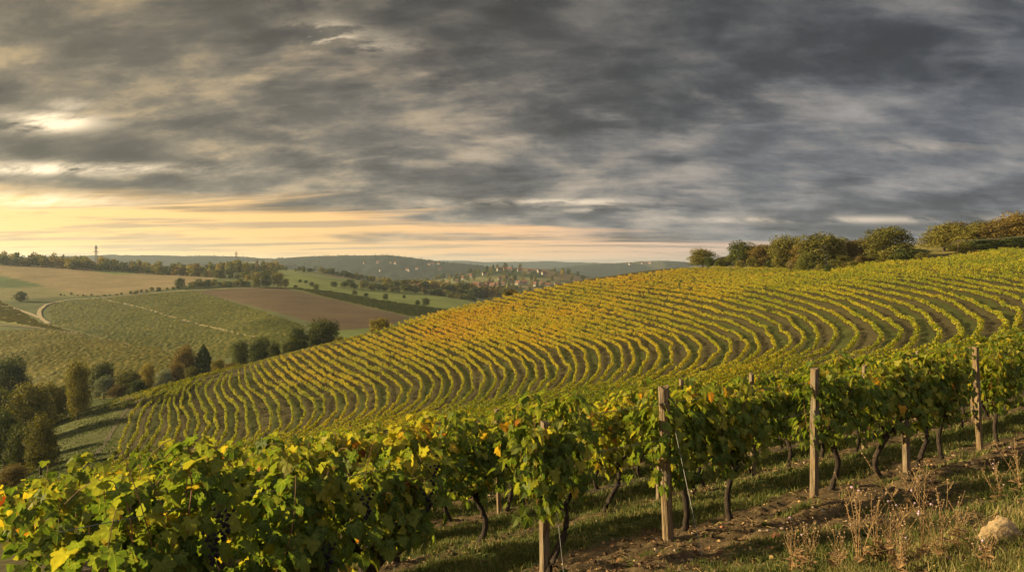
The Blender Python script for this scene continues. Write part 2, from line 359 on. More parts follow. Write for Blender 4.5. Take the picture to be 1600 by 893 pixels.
def groundmat():
    m, nt = newmat('hill_ground')
    c = attr(nt, 'col', 'Color'); pos = wpos(nt)
    n1 = noise(nt, .55, 8, .68, pos); n2 = noise(nt, .035, 5, .6, pos); n3 = noise(nt, .006, 5, .6, pos)
    k = mth(nt, 'ADD', mth(nt, 'MULTIPLY', n1, .9), mth(nt, 'ADD', mth(nt, 'MULTIPLY', n2, .7), mth(nt, 'MULTIPLY', n3, .5)))
    k = mth(nt, 'MAXIMUM', mth(nt, 'ADD', mth(nt, 'MULTIPLY', mth(nt, 'SUBTRACT', k, 1.05), 1.5), 1.0), .25)
    sx = nd(nt, 'ShaderNodeSeparateXYZ', {0: pos}).outputs
    ph = mth(nt, 'ADD', mth(nt, 'MULTIPLY', sx[0], .50), mth(nt, 'MULTIPLY', sx[1], -.98))
    ph = mth(nt, 'ADD', ph, mth(nt, 'MULTIPLY', n2, 9.0))
    k = mth(nt, 'ADD', k, mth(nt, 'MULTIPLY', mth(nt, 'SINE', ph), mth(nt, 'MULTIPLY', n2, .22)))
    br = mixc(nt, 1.0, c, nd(nt, 'ShaderNodeCombineColor', {0: k, 1: k, 2: k}).outputs[0], 'MULTIPLY')
    # grass or bare soil, patch by patch, where the 'mixed' attribute asks for it
    gn = mth(nt, 'ADD', mth(nt, 'MULTIPLY', noise(nt, 1.4, 8, .78, pos), .75), mth(nt, 'MULTIPLY', noise(nt, .1, 3, .6, pos), .25))
    g = ramp(nt, gn, [(.34, (.024, .017, .008)), (.45, (.052, .039, .017)), (.54, (.056, .050, .016)), (.66, (.115, .092, .038))])
    br = mixc(nt, attr(nt, 'mixed'), br, g)
    bp = nd(nt, 'ShaderNodeBump', {'Strength': .5, 'Distance': .3, 'Height': n1})
    finish(nt, nd(nt, 'ShaderNodeBsdfPrincipled', {'Base Color': br, 'Roughness': .95, 'Specular IOR Level': .1, 'Normal': bp.outputs[0]}).outputs[0])
    return m
M_GROUND = groundmat()
def covermat():
    m, nt = newmat('lane_cover_grass'); pos = wpos(nt)
    f = mth(nt, 'ADD', mth(nt, 'MULTIPLY', noise(nt, 1.3, 7, .75, pos), .7), mth(nt, 'MULTIPLY', noise(nt, .12, 3, .6, pos), .3))
    c = ramp(nt, f, [(.36, (.034, .027, .011)), (.46, (.038, .044, .010)), (.58, (.058, .063, .014)), (.7, (.11, .097, .03))])
    finish(nt, nd(nt, 'ShaderNodeBsdfPrincipled', {'Base Color': c, 'Roughness': .95, 'Specular IOR Level': .08}).outputs[0]); return m
M_COVER = covermat()
def soilmat():
    m, nt = newmat('vineyard_soil')
    pos = wpos(nt)
    n = noise(nt, 9, 10, .72, pos); n2 = noise(nt, 60, 6, .7, pos)
    f = mth(nt, 'ADD', mth(nt, 'MULTIPLY', n, .65), mth(nt, 'MULTIPLY', n2, .35))
    soil = ramp(nt, f, [(.34, (.026, .017, .008)), (.47, (.070, .047, .022)), (.58, (.115, .081, .040)), (.72, (.24, .18, .10))])
    gr = ramp(nt, f, [(.3, (.022, .034, .008)), (.55, (.060, .072, .016)), (.75, (.14, .125, .04))])
    c = mixc(nt, attr(nt, 'g'), soil, gr)
    bp = nd(nt, 'ShaderNodeBump', {'Strength': .9, 'Distance': .03, 'Height': f})
    finish(nt, nd(nt, 'ShaderNodeBsdfPrincipled', {'Base Color': c, 'Roughness': .95, 'Specular IOR Level': .15, 'Normal': bp.outputs[0]}).outputs[0])
    return m
M_SOIL = soilmat()

# ------------------------------------------------------------------ ground sheet
def inpoly(px, py, poly):
    r = np.zeros(px.shape, bool); n = len(poly)
    for i in range(n):
        x1, y1 = poly[i]; x2, y2 = poly[(i + 1) % n]
        if y1 == y2: continue
        c = ((y1 > py) != (y2 > py)) & (px < (x2 - x1) * (py - y1) / (y2 - y1) + x1)
        r ^= c
    return r
TAN = (.185, .138, .066); PLOW = (.082, .054, .028); GREEN = (.10, .125, .032); VGREEN = (.080, .076, .020); GRASS = (.14, .13, .034)
FIELDS = [  # (photo outline, nearest distance, farthest, colour)
 ([(-300, 600), (0, 505), (80, 515), (250, 545), (275, 562), (280, 600), (160, 625), (100, 620), (-300, 760)], 225, 520, VGREEN),
 ([(-300, 480), (0, 470), (40, 490), (65, 505), (120, 520), (262, 548), (250, 545), (80, 515), (0, 502), (-300, 560)], 300, 800, (.17, .155, .032)),
 ([(75, 480), (92, 472), (150, 467), (300, 455), (330, 462), (420, 490), (480, 512), (440, 560), (280, 560), (220, 545), (130, 520), (80, 507)], 250, 800, VGREEN),
 ([(-300, 395), (0, 409), (160, 420), (345, 433), (300, 444), (275, 449), (200, 459), (120, 462), (75, 452), (0, 440), (-300, 430)], 560, 1150, TAN),
 ([(140, 417), (230, 426), (180, 429), (150, 424)], 600, 1200, GREEN),
 ([(-300, 420), (0, 430), (74, 447), (0, 450), (-300, 450)], 400, 1150, (.06, .085, .025)),
 ([(-300, 450), (0, 450), (74, 448), (130, 461), (0, 470), (-300, 480)], 400, 1000, (.15, .135, .055)),
 ([(302, 456), (350, 451), (442, 449), (500, 462), (640, 494), (600, 512), (532, 517), (430, 487), (340, 464)], 350, 900, PLOW),
 ([(430, 422), (470, 418), (520, 426), (600, 438), (660, 447), (660, 454), (600, 444), (560, 440), (470, 430), (436, 428)], 560, 1700, (.13, .145, .05)),
 ([(436, 428), (470, 430), (560, 442), (640, 454), (700, 463), (770, 475), (690, 490), (640, 494), (500, 462), (442, 449)], 450, 1700, (.125, .145, .036)),
 ([(460, 450), (520, 456), (600, 470), (700, 485), (690, 492), (640, 494), (500, 462)], 450, 1300, VGREEN),
 ([(480, 421), (560, 434), (620, 443), (590, 440), (520, 432)], 700, 1700, (.16, .115, .065)),
 ([(520, 517), (600, 510), (620, 520), (560, 540)], 250, 600, GREEN),
 ([(700, 436), (800, 430), (860, 436), (900, 444), (820, 446), (760, 444)], 1200, 2300, (.16, .15, .06)),
]
def build_ground():
    us = np.concatenate([np.linspace(-2600, -320, 60), np.arange(-300, 1900.1, 3.2), np.linspace(1930, 4200, 60)])
    LY = np.linspace(math.log(1.2), math.log(12500), 640)
    Y0 = 30.0
    Yg = np.exp(LY) - Y0
    U = (us - CX) / F
    X = U[None] * (Yg + Y0)[:, None]; Y = np.repeat(Yg[:, None], len(us), 1)
    Z = zt(X, Y)
    inner = sstep(0, 1.0, X + 5.2) * sstep(0, 1.0, 15.2 - X) * sstep(0, .6, Y - 2.2) * sstep(0, 1.0, 23.2 - Y)
    Z = Z - .16 * inner
    Ys = np.maximum(Y, 1.0)
    px = CX + F * X / Ys; py = HY - F * Z / Ys
    C = np.zeros(X.shape + (3,)); C[:] = (.075, .085, .028)
    mixed = np.zeros(X.shape)
    vine = Y < 345
    mixed[vine] = 1
    mead = (Y > 70) & (Y < 235) & inpoly(px, py, [(-300, 900), (0, 775), (172, 730), (186, 688), (198, 650), (214, 626), (150, 622), (100, 615), (-300, 690)])
    mixed[mead] = 0; C[mead] = (.050, .055, .013)
    side = (Y > 200) & (Y < 420) & (px < 640) & (px > 150) & (py < 640); mixed[side & (Y > _dcv(px) * 1.12)] = 0
    up = (px > 1090) & (Y > _dcv(px) * 1.0); mixed[up] = 0; C[up] = (.17, .145, .04)
    far = Y > 1250
    pat = vnoise(X / 210, Y / 420, 3); pat2 = fbm(X / 60, Y / 120, 4)
    fc = np.where((pat > .62)[..., None], np.array((.13, .125, .045)), np.array((.032, .045, .018)))
    fc = np.where(((pat < .25) & (pat2 > .45))[..., None], np.array((.15, .11, .055)), fc)
    C[far] = fc[far]
    hi = Y > 2350; C[hi] = np.where(((pat > .70) & (Y < 5000))[..., None], np.array((.07, .07, .04)), np.array((.020, .027, .020)))[hi]
    for poly, d0, d1, c in FIELDS:
        k = np.zeros(X.shape)
        for ox in (-1.6, 0, 1.6):
            for oy in (-.7, 0, .7): k += inpoly(px + ox, py + oy, poly) / 9.0
        k = k * ((Y > d0) & (Y < d1)); C = C * (1 - k[..., None]) + np.array(c) * k[..., None]; mixed = mixed * (1 - k)
    mb = MB(); ny, nx = X.shape
    i = np.arange(ny - 1)[:, None] * nx; j = np.arange(nx - 1)[None]
    mb.add(np.stack([X, Y, Z], -1), np.stack([i + j, i + j + 1, i + nx + j + 1, i + nx + j], -1).reshape(-1, 4))
    me = mb.mesh('ground', [M_GROUND], True)
    a = me.color_attributes.new('col', 'FLOAT_COLOR', 'POINT')
    a.data.foreach_set('color', np.concatenate([C, np.ones(X.shape + (1,))], -1).astype(np.float32).ravel())
    b = me.attributes.new('mixed', 'FLOAT', 'POINT'); b.data.foreach_set('value', mixed.astype(np.float32).ravel())
    tag(link('ground', me), kind='structure')
def _dcv(px): return np.interp(px, TPX, _dc)
build_ground()

# grassiness of the near ground, by distance across the rows
def grassy(X, Y):
    p = -.56 * X + .83 * Y
    n = fbm(X * .8, Y * .8, 21, 4) - .47
    n2 = fbm(X * 2.5, Y * 2.5, 27, 3) - .44
    ph = np.mod(p - 5.97 + 1.28, 2.53) - 1.28        # distance to the nearest vine line (R1 at 5.97, R2 at 8.5 ...)
    g = sstep(.22, .62, np.abs(ph) + n * 1.1 + n2 * .5)
    front = p < 5.5
    track = np.exp(-((p - 5.35) / .5) ** 2)          # bare wheel track in front of the first posts
    gf = np.clip(.50 - track * 1.0 + n * 1.6 + n2 * .8, 0, 1)
    gf = np.where(p < 3.3, np.clip(.35 + n * 2.2 + n2, 0, 1), gf)
    return np.where(front, gf, g), p
def soil_relief(X, Y):
    p = -.56 * X + .83 * Y; q = .83 * X + .56 * Y
    g, _ = grassy(X, Y)
    r = (fbm(X * 3, Y * 3, 31, 4) - .47) * .10 + (fbm(X * 11, Y * 11, 37, 3) - .44) * .085 * (1.15 - .6 * g)
    r += (1 - g) * .018 * np.sin(p * 17 + 2 * fbm(q * .7, p, 41, 2) * 4)
    return r
def znear(X, Y):
    X = np.asarray(X, float); Y = np.asarray(Y, float)
    ed = sstep(0, 1.0, X + 4.8) * sstep(0, 1.0, 14.8 - X) * sstep(0, .6, Y - 2.4) * sstep(0, 1.0, 22.8 - Y)
    return zt(X, Y) + np.where(ed > 0, soil_relief(X, Y) * ed - .2 * (1 - ed), -.0)
def build_soil():
    xs = np.arange(-4.9, 14.91, .055); ys = np.concatenate([np.arange(2.3, 12, .045), np.arange(12, 22.91, .07)])
    X, Y = np.meshgrid(xs, ys); Z = znear(X, Y); g, _ = grassy(X, Y)
    mb = MB(); ny, nx = X.shape
    i = np.arange(ny - 1)[:, None] * nx; j = np.arange(nx - 1)[None]
    mb.add(np.stack([X, Y, Z], -1), np.stack([i + j, i + j + 1, i + nx + j + 1, i + nx + j], -1).reshape(-1, 4))
    me = mb.mesh('soil', [M_SOIL], True)
    b = me.attributes.new('g', 'FLOAT', 'POINT'); b.data.foreach_set('value', g.astype(np.float32).ravel())
    tag(link('soil', me), kind='structure')
build_soil()

def ribbon(name, pts, width, mat, lift, kind='structure'):
    P = np.array(pts, float); d = np.concatenate([[0], np.cumsum(np.linalg.norm(np.diff(P[:, :2], axis=0), axis=1))])
    q = np.linspace(0, d[-1], max(8, int(d[-1] / 4)))
    x = pchip(d, P[:, 0], q); y = pchip(d, P[:, 1], q)
    T = unit(np.stack([np.gradient(x), np.gradient(y)], 1)); Nn = np.stack([-T[:, 1], T[:, 0]], 1)
    w = width * (.85 + .3 * rng.random(len(q)))
    rows = []
    for k in (-.5, 0, .5):
        xx = x + Nn[:, 0] * w * k; yy = y + Nn[:, 1] * w * k; rows.append(np.stack([xx, yy, zt(xx, yy) + lift], 1))
    V = np.stack(rows, 1).reshape(-1, 3); n = len(q)
    Fq = [[3 * i + k, 3 * i + k + 1, 3 * i + 3 + k + 1, 3 * i + 3 + k] for i in range(n - 1) for k in (0, 1)]
    mb = MB(); mb.add(V, Fq); o = mb.build(name, [mat], smooth=True)
    return tag(o, kind=kind)
def pixpath(pts, dmin=4.0): return [h for h in (hit(a, b, 0, dmin) for a, b in pts) if h]
ribbon('dirt_road', pixpath([(76, 506), (66, 499), (61, 490), (66, 481), (80, 474), (105, 469), (150, 466.5), (200, 461.5), (250, 457.5), (305, 454), (380, 450.5), (440, 449)], 300), 3.0, M_ROAD, .5)
ribbon('field_path', pixpath([(160, 468), (190, 474), (225, 482), (260, 493), (300, 504), (345, 515), (400, 528)], 250), 2.6, M_ROAD, .5)
ribbon('farm_track', pixpath([(-60, 612), (60, 592), (130, 570), (190, 560)], 220), 2.5, M_DIRT, .5)
ribbon('valley_track', pixpath([(0, 508), (60, 513), (130, 524), (210, 540), (262, 549)], 250), 3.5, M_DIRT, .5)
ribbon('valley_road', pixpath([(-40, 472), (20, 482), (45, 490), (62, 497)], 250), 3, M_ROAD, .5)
M_WHEEL = simple('dark_wheel_track', [(.3, (.034, .027, .012)), (.7, (.075, .058, .027))], .8, .95, .2)
ribbon('headland_track', pixpath([(110, 745), (140, 721), (160, 698), (176, 672), (190, 650), (205, 632)], 60), .9, M_WHEEL, .08)

# ------------------------------------------------------------------ leaves
_half = [(.10, -.10), (.27, -.24), (.44, -.16), (.46, -.02), (.37, .06), (.58, .20), (.60, .32), (.48, .42), (.30, .38), (.37, .56), (.30, .70), (.14, .80), (0, 1.0)]
def leaf_tpl(lod):
    if lod == 0:
        o = [(0, 0)] + _half + [(-x, y) for x, y in _half[-2::-1]]
        o = np.array(o); c = np.array([0, .22])
        n = len(o); mid = c + (o - c) * .55
        P = np.vstack([o, mid, c[None]])
        Fq = [[i, (i + 1) % n, n + (i + 1) % n, n + i] for i in range(n)]; Ft = [[n + i, n + (i + 1) % n, 2 * n] for i in range(n)]
    elif lod == 1:
        h = [(.25, -.2), (.46, -.06), (.40, .08), (.6, .28), (.32, .40), (.33, .66), (0, 1.0)]
        o = np.array([(0, 0)] + h + [(-x, y) for x, y in h[-2::-1]]); c = np.array([0, .25]); n = len(o)
        P = np.vstack([o, c[None]]); Fq = []; Ft = [[i, (i + 1) % n, n] for i in range(n)]
    elif lod == 2:
        P = np.array([(0, -.12), (.5, -.05), (.45, .45), (0, .95), (-.45, .45), (-.5, -.05)]); Ft = []; Fq = [[0, 1, 2, 3], [0, 3, 4, 5]]
    else:
        P = np.array([(0, -.15), (.5, .35), (0, .9), (-.5, .35)]); Ft = []; Fq = [[0, 1, 2, 3]]
    r2 = P[:, 0] ** 2 + (P[:, 1] - .2) ** 2
    z = -.28 * r2 + .22 * np.abs(P[:, 0]) - .10 * np.maximum(P[:, 1] - .3, 0)
    if lod == 0: z = z + .05 * np.sin(P[:, 0] * 17) * np.cos(P[:, 1] * 13)
    if lod == 3: z = z * 0
    return np.column_stack([P, z]), np.array(Fq, int).reshape(-1, 4), np.array(Ft, int).reshape(-1, 3)
TPL = [leaf_tpl(i) for i in range(4)]
def put_leaves(mb, P, T, Nn, s, lod, v, y, mat=0):
    Vt, Fq, Ft = TPL[lod]; n = len(P); m = len(Vt)
    T = unit(T); Nn = unit(Nn - T * np.sum(Nn * T, 1, keepdims=True)); X = np.cross(T, Nn)
    curl = (.6 + .9 * rng.random((n, 1, 1)))
    V = P[:, None] + s[:, None, None] * (Vt[None, :, 0:1] * X[:, None] + Vt[None, :, 1:2] * T[:, None] + curl * Vt[None, :, 2:3] * Nn[:, None])
    off = (np.arange(n) * m)[:, None, None]
    if lod < 2: mb.U[mb.n] = np.tile(Vt[:, :2], (n, 1)) + np.array([0, .001])
    V = V.reshape(-1, 3)
    first = True
    for Fx in (Fq, Ft):
        if not len(Fx): continue
        FF = (Fx[None] + off).reshape(-1, Fx.shape[1]); k = len(Fx)
        if first: mb.add(V, FF, mat, np.repeat(v, k), np.repeat(y, k)); first = False; b0 = mb.n - len(V)
        else:
            mb.F.append((FF + b0, np.full(len(FF), mat), np.repeat(v, k), np.repeat(y, k)))
def rnd(n, a=0.0, b=1.0): return a + (b - a) * rng.random(n)

# ------------------------------------------------------------------ vines (one plant each)
def vine_foliage(lod, nfill, size, half=.62, zb=.70, ztop=1.60, thick=.24, ncane=12, yel=0.0, canes=True, seed=None, tallest=1.80):
    mb = MB(); Ps, Ts, Ns = [], [], []
    for c in range(ncane):
        x0 = rnd(1, -half * .8, half * .8)[0]; z0 = rnd(1, zb, zb + .18)[0]
        top = ztop + rnd(1, -.28, tallest - ztop)[0]; k = 12
        t = np.linspace(0, 1, k); lean = rng.normal(0, .10, 2); cur = rng.normal(0, .09, 2)
        x = x0 + lean[0] * t + cur[0] * np.sin(t * 3); yy = rng.normal(0, .05) + lean[1] * t * .9 + cur[1] * np.sin(t * 3)
        z = z0 + (top - z0) * t
        if rng.random() < .25:      # the shoot arches over and hangs
            z = z0 + (top - z0) * np.sin(t * 2.2) / .95; yy = yy + (rng.choice([-1, 1])) * .22 * t ** 2
        pts = np.stack([x, yy, z], 1)
        if canes: tube(mb, pts, np.linspace(.0045, .002, k), 4 if lod == 0 else 3, 1, .5, cap=False)
        m = int((top - z0) / (.062 if lod < 2 else .085)); tt = np.sort(rnd(m, .08, 1.0))
        ip = np.stack([np.interp(tt, t, pts[:, a]) for a in range(3)], 1)
        side = np.where(np.arange(m) % 2 == 0, 1.0, -1.0) * (rng.random(m) > .12)
        d = np.stack([rng.normal(0, .55, m), side * rnd(m, .5, 1.0), rng.normal(.1, .3, m)], 1)
        Ps.append(ip + unit(d) * rnd(m, .03, .11)[:, None]); 
        Ts.append(np.stack([d[:, 0], d[:, 1] * .7, -rnd(m, .3, 1.0)], 1)); Ns.append(np.stack([d[:, 0] * .5, d[:, 1], rnd(m, .25, 1.0)], 1))
    n = nfill
    x = np.clip(rng.normal(0, half * .55, n), -half * 1.15, half * 1.15); hh = rng.beta(1.6, 1.25, n)
    lump = .75 + .5 * vnoise(x * 3 + 50, hh * 3 + (seed or 0), 3)
    sgn = rng.choice([-1., 1.], n); yy = sgn * thick * lump * np.sqrt(rng.random(n)) * (1 - .45 * (2 * hh - .9) ** 2)
    z = zb - .1 + (ztop - zb + .1) * hh * (.9 + .25 * vnoise(x * 4 + 9, x * 0, 8))
    Ps.append(np.stack([x, yy, z], 1)); Ts.append(np.stack([rng.normal(0, .5, n), sgn * rnd(n, .1, .7), -rnd(n, .3, 1.)], 1))
    Ns.append(np.stack([rng.normal(0, .45, n), sgn * rnd(n, .4, 1), rnd(n, .1, 1.)], 1))
    P, T, Nn = np.concatenate(Ps), np.concatenate(Ts), np.concatenate(Ns)
    n = len(P); s = size * rnd(n, .6, 1.25)
    v = np.clip(rng.normal(.30, .13, n), 0, .75)
    yng = rng.random(n) < .10; v[yng] += .25
    auc = rng.random(n) < .010; v[auc] = rnd(auc.sum(), .70, .93)
    v += .10 * (P[:, 2] > ztop - .15)
    put_leaves(mb, P, T, Nn, s, lod, v, np.full(n, yel))
    return mb
def vine_trunk(kind=0, h=.72, r=.035, n=8, arms=True):
    mb = MB(); k = 15; t = np.linspace(0, 1, k)
    a = rng.normal(0, .07, 2); ph = rng.random() * 6
    am = rnd(1, .05, .10)[0]; fr = rnd(1, 3.4, 6.0)[0]; x = a[0] * t + am * np.sin(t * fr + ph) - am * math.sin(ph) + rng.normal(0, .008, k); y = a[1] * t + .04 * np.sin(t * 5 + ph * 2) - .04 * math.sin(ph * 2); z = -.06 + (h + .06) * t
    rad = r * (1.25 - .5 * np.sin(np.clip(t * 1.15, 0, 1) * math.pi) ** .7 * .6) * (1 + .12 * rng.random(k)); rad[-1] *= 1.25; rad[-2] *= 1.25
    pts = np.stack([x, y, z], 1); tube(mb, pts, rad, n, 0, .5, wob=.3)
    if arms:
        for sx in (-1, 1):
            L = rnd(1, .28, .5)[0]; u = np.linspace(0, 1, 6)
            ax = x[-1] + sx * L * u; az = z[-1] - .04 + .20 * u ** .7 + .03 * np.sin(u * 7 + ph); ay = y[-1] + rng.normal(0, .03) * u
            tube(mb, np.stack([ax, ay, az], 1), np.linspace(r * .85, r * .42, 6), n, 0, .5, wob=.35)
        for q in range(4):   # pruning knuckles
            c = pts[-1] + rng.normal(0, .05, 3); tube(mb, [c, c + [rng.normal(0, .03), rng.normal(0, .03), .07]], [r * .7, r * .3], 5, 0, .5, wob=.4)
    return mb
def grape_mesh(n=34):
    mb = MB(); 
    th = np.linspace(0, 2 * math.pi, 6, endpoint=False)
    for i in range(n):
        t = i / n; c = np.array([rng.normal(0, .022 * (1 - t * .75)), rng.normal(0, .022 * (1 - t * .75)), -.14 * t - .01]); r = .0085
        V = [c + [0, 0, r], c - [0, 0, r]] + [c + r * np.array([math.cos(a) * .87, math.sin(a) * .87, .5]) for a in th] + [c + r * np.array([math.cos(a) * .87, math.sin(a) * .87, -.5]) for a in th]
        Ft = [[0, 2 + k, 2 + (k + 1) % 6] for k in range(6)] + [[1, 8 + (k + 1) % 6, 8 + k] for k in range(6)]
        mb.add(V, Ft); mb.F.append((np.array([[2 + k, 8 + k, 8 + (k + 1) % 6, 2 + (k + 1) % 6] for k in range(6)]) + mb.n - len(V), np.zeros(6), np.full(6, .5), np.zeros(6)))
    return mb.mesh('grape_bunch', [M_GRAPE], True)
ME_GRAPE = grape_mesh()
LM = [M_LEAF, M_CANE]
FOL1 = [vine_foliage(1, 330, .115, yel=.0 + .03 * (i % 3), seed=i).mesh('vine_foliage', LM) for i in range(5)]
FOL2 = [vine_foliage(2, 300, .125, half=.66, yel=.06, seed=i, ncane=11).mesh('vine_foliage', LM) for i in range(5)]
FOL3 = [vine_foliage(3, 210, .17, half=.70, yel=.09, seed=i, ncane=9, canes=False).mesh('vine_foliage', LM) for i in range(5)]
FOLR = vine_foliage(1, 260, .115, yel=.20, seed=77).mesh('vine_foliage', LM)
TRK1 = [vine_trunk(h=rnd(1, .66, .8)[0]).mesh('vine_trunk', [M_BARK], True) for i in range(6)]
TRK3 = [vine_trunk(n=5, r=.038).mesh('vine_trunk', [M_BARK], True) for i in range(3)]
ROWANG = math.atan2(RD[1], RD[0])
def place_vine(X, Y, fol, trk, label, group, rz=None, sc=1.0, grapes=0, sx=1.0):
    z = float(znear(np.array([X]), np.array([Y]))[0])
    t = empty('grape_vine', (X, Y, z - .01), (ROWANG if rz is None else rz) + (math.pi if rng.random() < .5 else 0) + rng.normal(0, .06), label, 'grapevine', group)
    t.scale = (sc * sx, sc, sc)
    link('trunk', trk, t); link('foliage', fol, t)
    for g in range(grapes):
        o = link('grape_bunch', ME_GRAPE, t); s = rng.choice([-1, 1]); o.location = (rnd(1, -.4, .4)[0], -.14 if rng.random() < .7 else .14, rnd(1, .66, .95)[0]); o.scale = (1.2,) * 3
    return t
def rowpt(px, p):
    d = onp(px, p); return (px - CX) / F * d, d
P1, DP = 5.97, 2.53
# first row, right of the gap: one vine by each trunk the photo shows
R1V = [(858, 0, 'vine wrapped round the large post that the bottom edge cuts off', 1),
       (1066, 1, 'vine with straight dark trunk hugging the thick round-topped weathered post', 1),
       (1142, 2, 'vine with bent forked trunk standing clear between thick post and tall tan post', 2),
       (1298, 3, 'vine with forked black trunk directly right of the tall tan post', 2),
       (1378, 4, 'vine with wavy trunk left of the half-hidden short post', 2),
       (1434, 0, 'vine with trunk just right of the half-hidden short post', 3),
       (1474, 1, 'slender vine with thin trunk standing before the second row gap', 1),
       (1560, 2, 'vine with yellow fringe right of the post near the right edge', 1),
       (1625, 3, 'vine cut by the right edge of the picture in the first row', 1)]
for px, i, lab, ng in R1V:
    X, Y = rowpt(px, P1 - (.16 if px == 858 else 0))
    place_vine(X, Y, FOL1[i], TRK1[i], lab, 'vines of the first row along the posts', grapes=ng, sx=1.0 if px > 900 else .75)
for px in (1690, 1760, 1850):
    X, Y = rowpt(px, P1); place_vine(X, Y, FOL1[0], TRK1[0], 'vine of the first row beyond the right edge', 'vines of the first row along the posts')
# rows behind, plant by plant
ORD = ['second', 'third', 'fourth', 'fifth', 'sixth', 'seventh', 'eighth', 'ninth']
ENV_X = [-300, 0, 180, 430, 560, 800, 1100, 1240, 1400, 1600, 1900]
ENV_Y = [806, 776, 739, 702, 681, 651, 604, 583, 553, 520, 474]
nv = 0
for r in range(1, 8):
    p = P1 + DP * r
    q0 = None
    pxs = -40.0; stepm = 1.12
    X, Y = rowpt(-60, p)
    if r == 1: special = [700, 800, 965]
    while True:
        X += RD[0] * stepm * rnd(1, .9, 1.1)[0]; Y = (p + .56 * X) / .83
        px = CX + F * X / Y
        if px > 1660: break
        z = float(zt(np.array([X]), np.array([Y]))[0]); row = HY - F * (z + 1.1) / Y
        if row < np.interp(px, ENV_X, ENV_Y) - 2: break
        if r == 1 and 820 < px < 930 and rng.random() < .5: continue
        fol = FOL1[rng.integers(5)] if r == 1 else FOL2[rng.integers(5)] if r < 4 else FOL3[rng.integers(5)]
        trk = TRK1[rng.integers(6)] if r < 3 else TRK3[rng.integers(3)]
        if r == 1 and (610 < px < 700 or 925 < px < 985): fol = FOLR
        place_vine(X, Y, fol, trk, 'vine standing in the %s row counted up from the posts' % ORD[r - 1], 'vines of the %s near row' % ORD[r - 1], sc=rnd(1, .93, 1.08)[0], grapes=1 if r == 1 and rng.random() < .4 else 0)
        nv += 1
print('near vines', nv)
# the big-leaved vines at the lower left, closest to the camera
NA, NB = np.array([-1.90, 3.20]), np.array([-.70, 5.10])
nang = math.atan2(*(NB - NA)[::-1])
def near_vine(f, label, yel, ng, fork, size, seed, zb=.78):
    q = NA + (NB - NA) * f; z = float(znear(q[:1], q[1:])[0])
    t = empty('grape_vine', (q[0], q[1], z), nang, label, 'grapevine', 'big-leaved vines at the lower left')
    vine_foliage(0, 380, size, half=.37, zb=zb, ztop=1.42, thick=.25, ncane=12, yel=yel, seed=seed, tallest=1.76).build('foliage', LM, t, smooth=True)
    tr = vine_trunk(h=.86, r=.055, n=10, arms=False)
    if fork:
        for sx, L, up in ((-1, .36, .24), (1, .42, .34)):
            u = np.linspace(0, 1, 8)
            tube(tr, np.stack([sx * L * u, .03 * np.sin(u * 5), .82 + up * u ** 1.6 + .02 * np.sin(u * 9)], 1), np.linspace(.05, .022, 8), 9, 0, .5, wob=.3)
    tr.build('trunk', [M_BARK], t, smooth=True)
    for g in range(ng):
        o = link('grape_bunch', ME_GRAPE, t); o.location = (rnd(1, -.35, .35)[0], -.24 - .05 * rng.random(), rnd(1, 1.05, 1.45)[0]); o.scale = (1.1,) * 3
near_vine(.17, 'large-leaved vine round the dark post at the lower left corner', -.03, 3, False, .088, 1)
near_vine(.52, 'large-leaved dark green vine between the corner post and the forked trunk', -.05, 2, False, .086, 2)
near_vine(.86, 'large-leaved vine on a thick black forked trunk at the bottom edge', -.01, 2, True, .085, 3, .95)

# ------------------------------------------------------------------ posts and wires
def post_mesh(h, w, lean=(0, 0), n=9, jag=.02, round_=False):
    mb = MB(); t = np.linspace(-.25, h, n); m = 8 if round_ else 4
    th = (np.arange(m) + .5) / m * 2 * math.pi
    wob = 1 + rng.normal(0, .03, (n, m)); c = np.stack([lean[0] * t + rng.normal(0, .003, n), lean[1] * t + rng.normal(0, .003, n)], 1)
    R = w / 2 * (1.0 if round_ else 1.3)
    V = np.stack([c[:, :1] + R * wob * np.cos(th), c[:, 1:] + R * wob * np.sin(th), np.repeat(t[:, None], m, 1)], -1)
    V[-1, :, 2] += rng.normal(0, jag, m)
    i = np.arange(n - 1)[:, None] * m; j = np.arange(m)[None]
    mb.add(V.reshape(-1, 3), np.stack([i + j, i + (j + 1) % m, i + m + (j + 1) % m, i + m + j], -1).reshape(-1, 4))
    mb.add(np.vstack([V[-1], V[-1].mean(0, keepdims=True)]), [[q, (q + 1) % m, m] for q in range(m)])
    return mb
def place_post(X, Y, h, w, rz, label, group, round_=False, ties=(.75, 1.15, 1.55), parts=True):
    z = float(znear(np.array([X]), np.array([Y]))[0])
    lean = (rng.normal(0, .024), rng.normal(0, .020))
    o = post_mesh(h, w, lean, round_=round_).build('vine_post', [M_POST]); tag(o, label, 'post', group)
    o.location = (X, Y, z); o.rotation_euler = (0, 0, rz)
    if parts:
        for tz in ties:
            if tz > h - .06: continue
            mb = MB(); th = np.linspace(0, 2 * math.pi, 9); rr = w / 2 * (1.08 if round_ else 1.34)
            sq = 1.0
            tube(mb, np.stack([lean[0] * tz + rr * np.cos(th), lean[1] * tz + rr * np.sin(th), np.full(9, tz) + .01 * np.sin(th)], 1), .003, 5, cap=False)
            mb.build('wire_tie', [M_WIRE], o)
    return o
G1 = 'wooden posts along the first vine row'
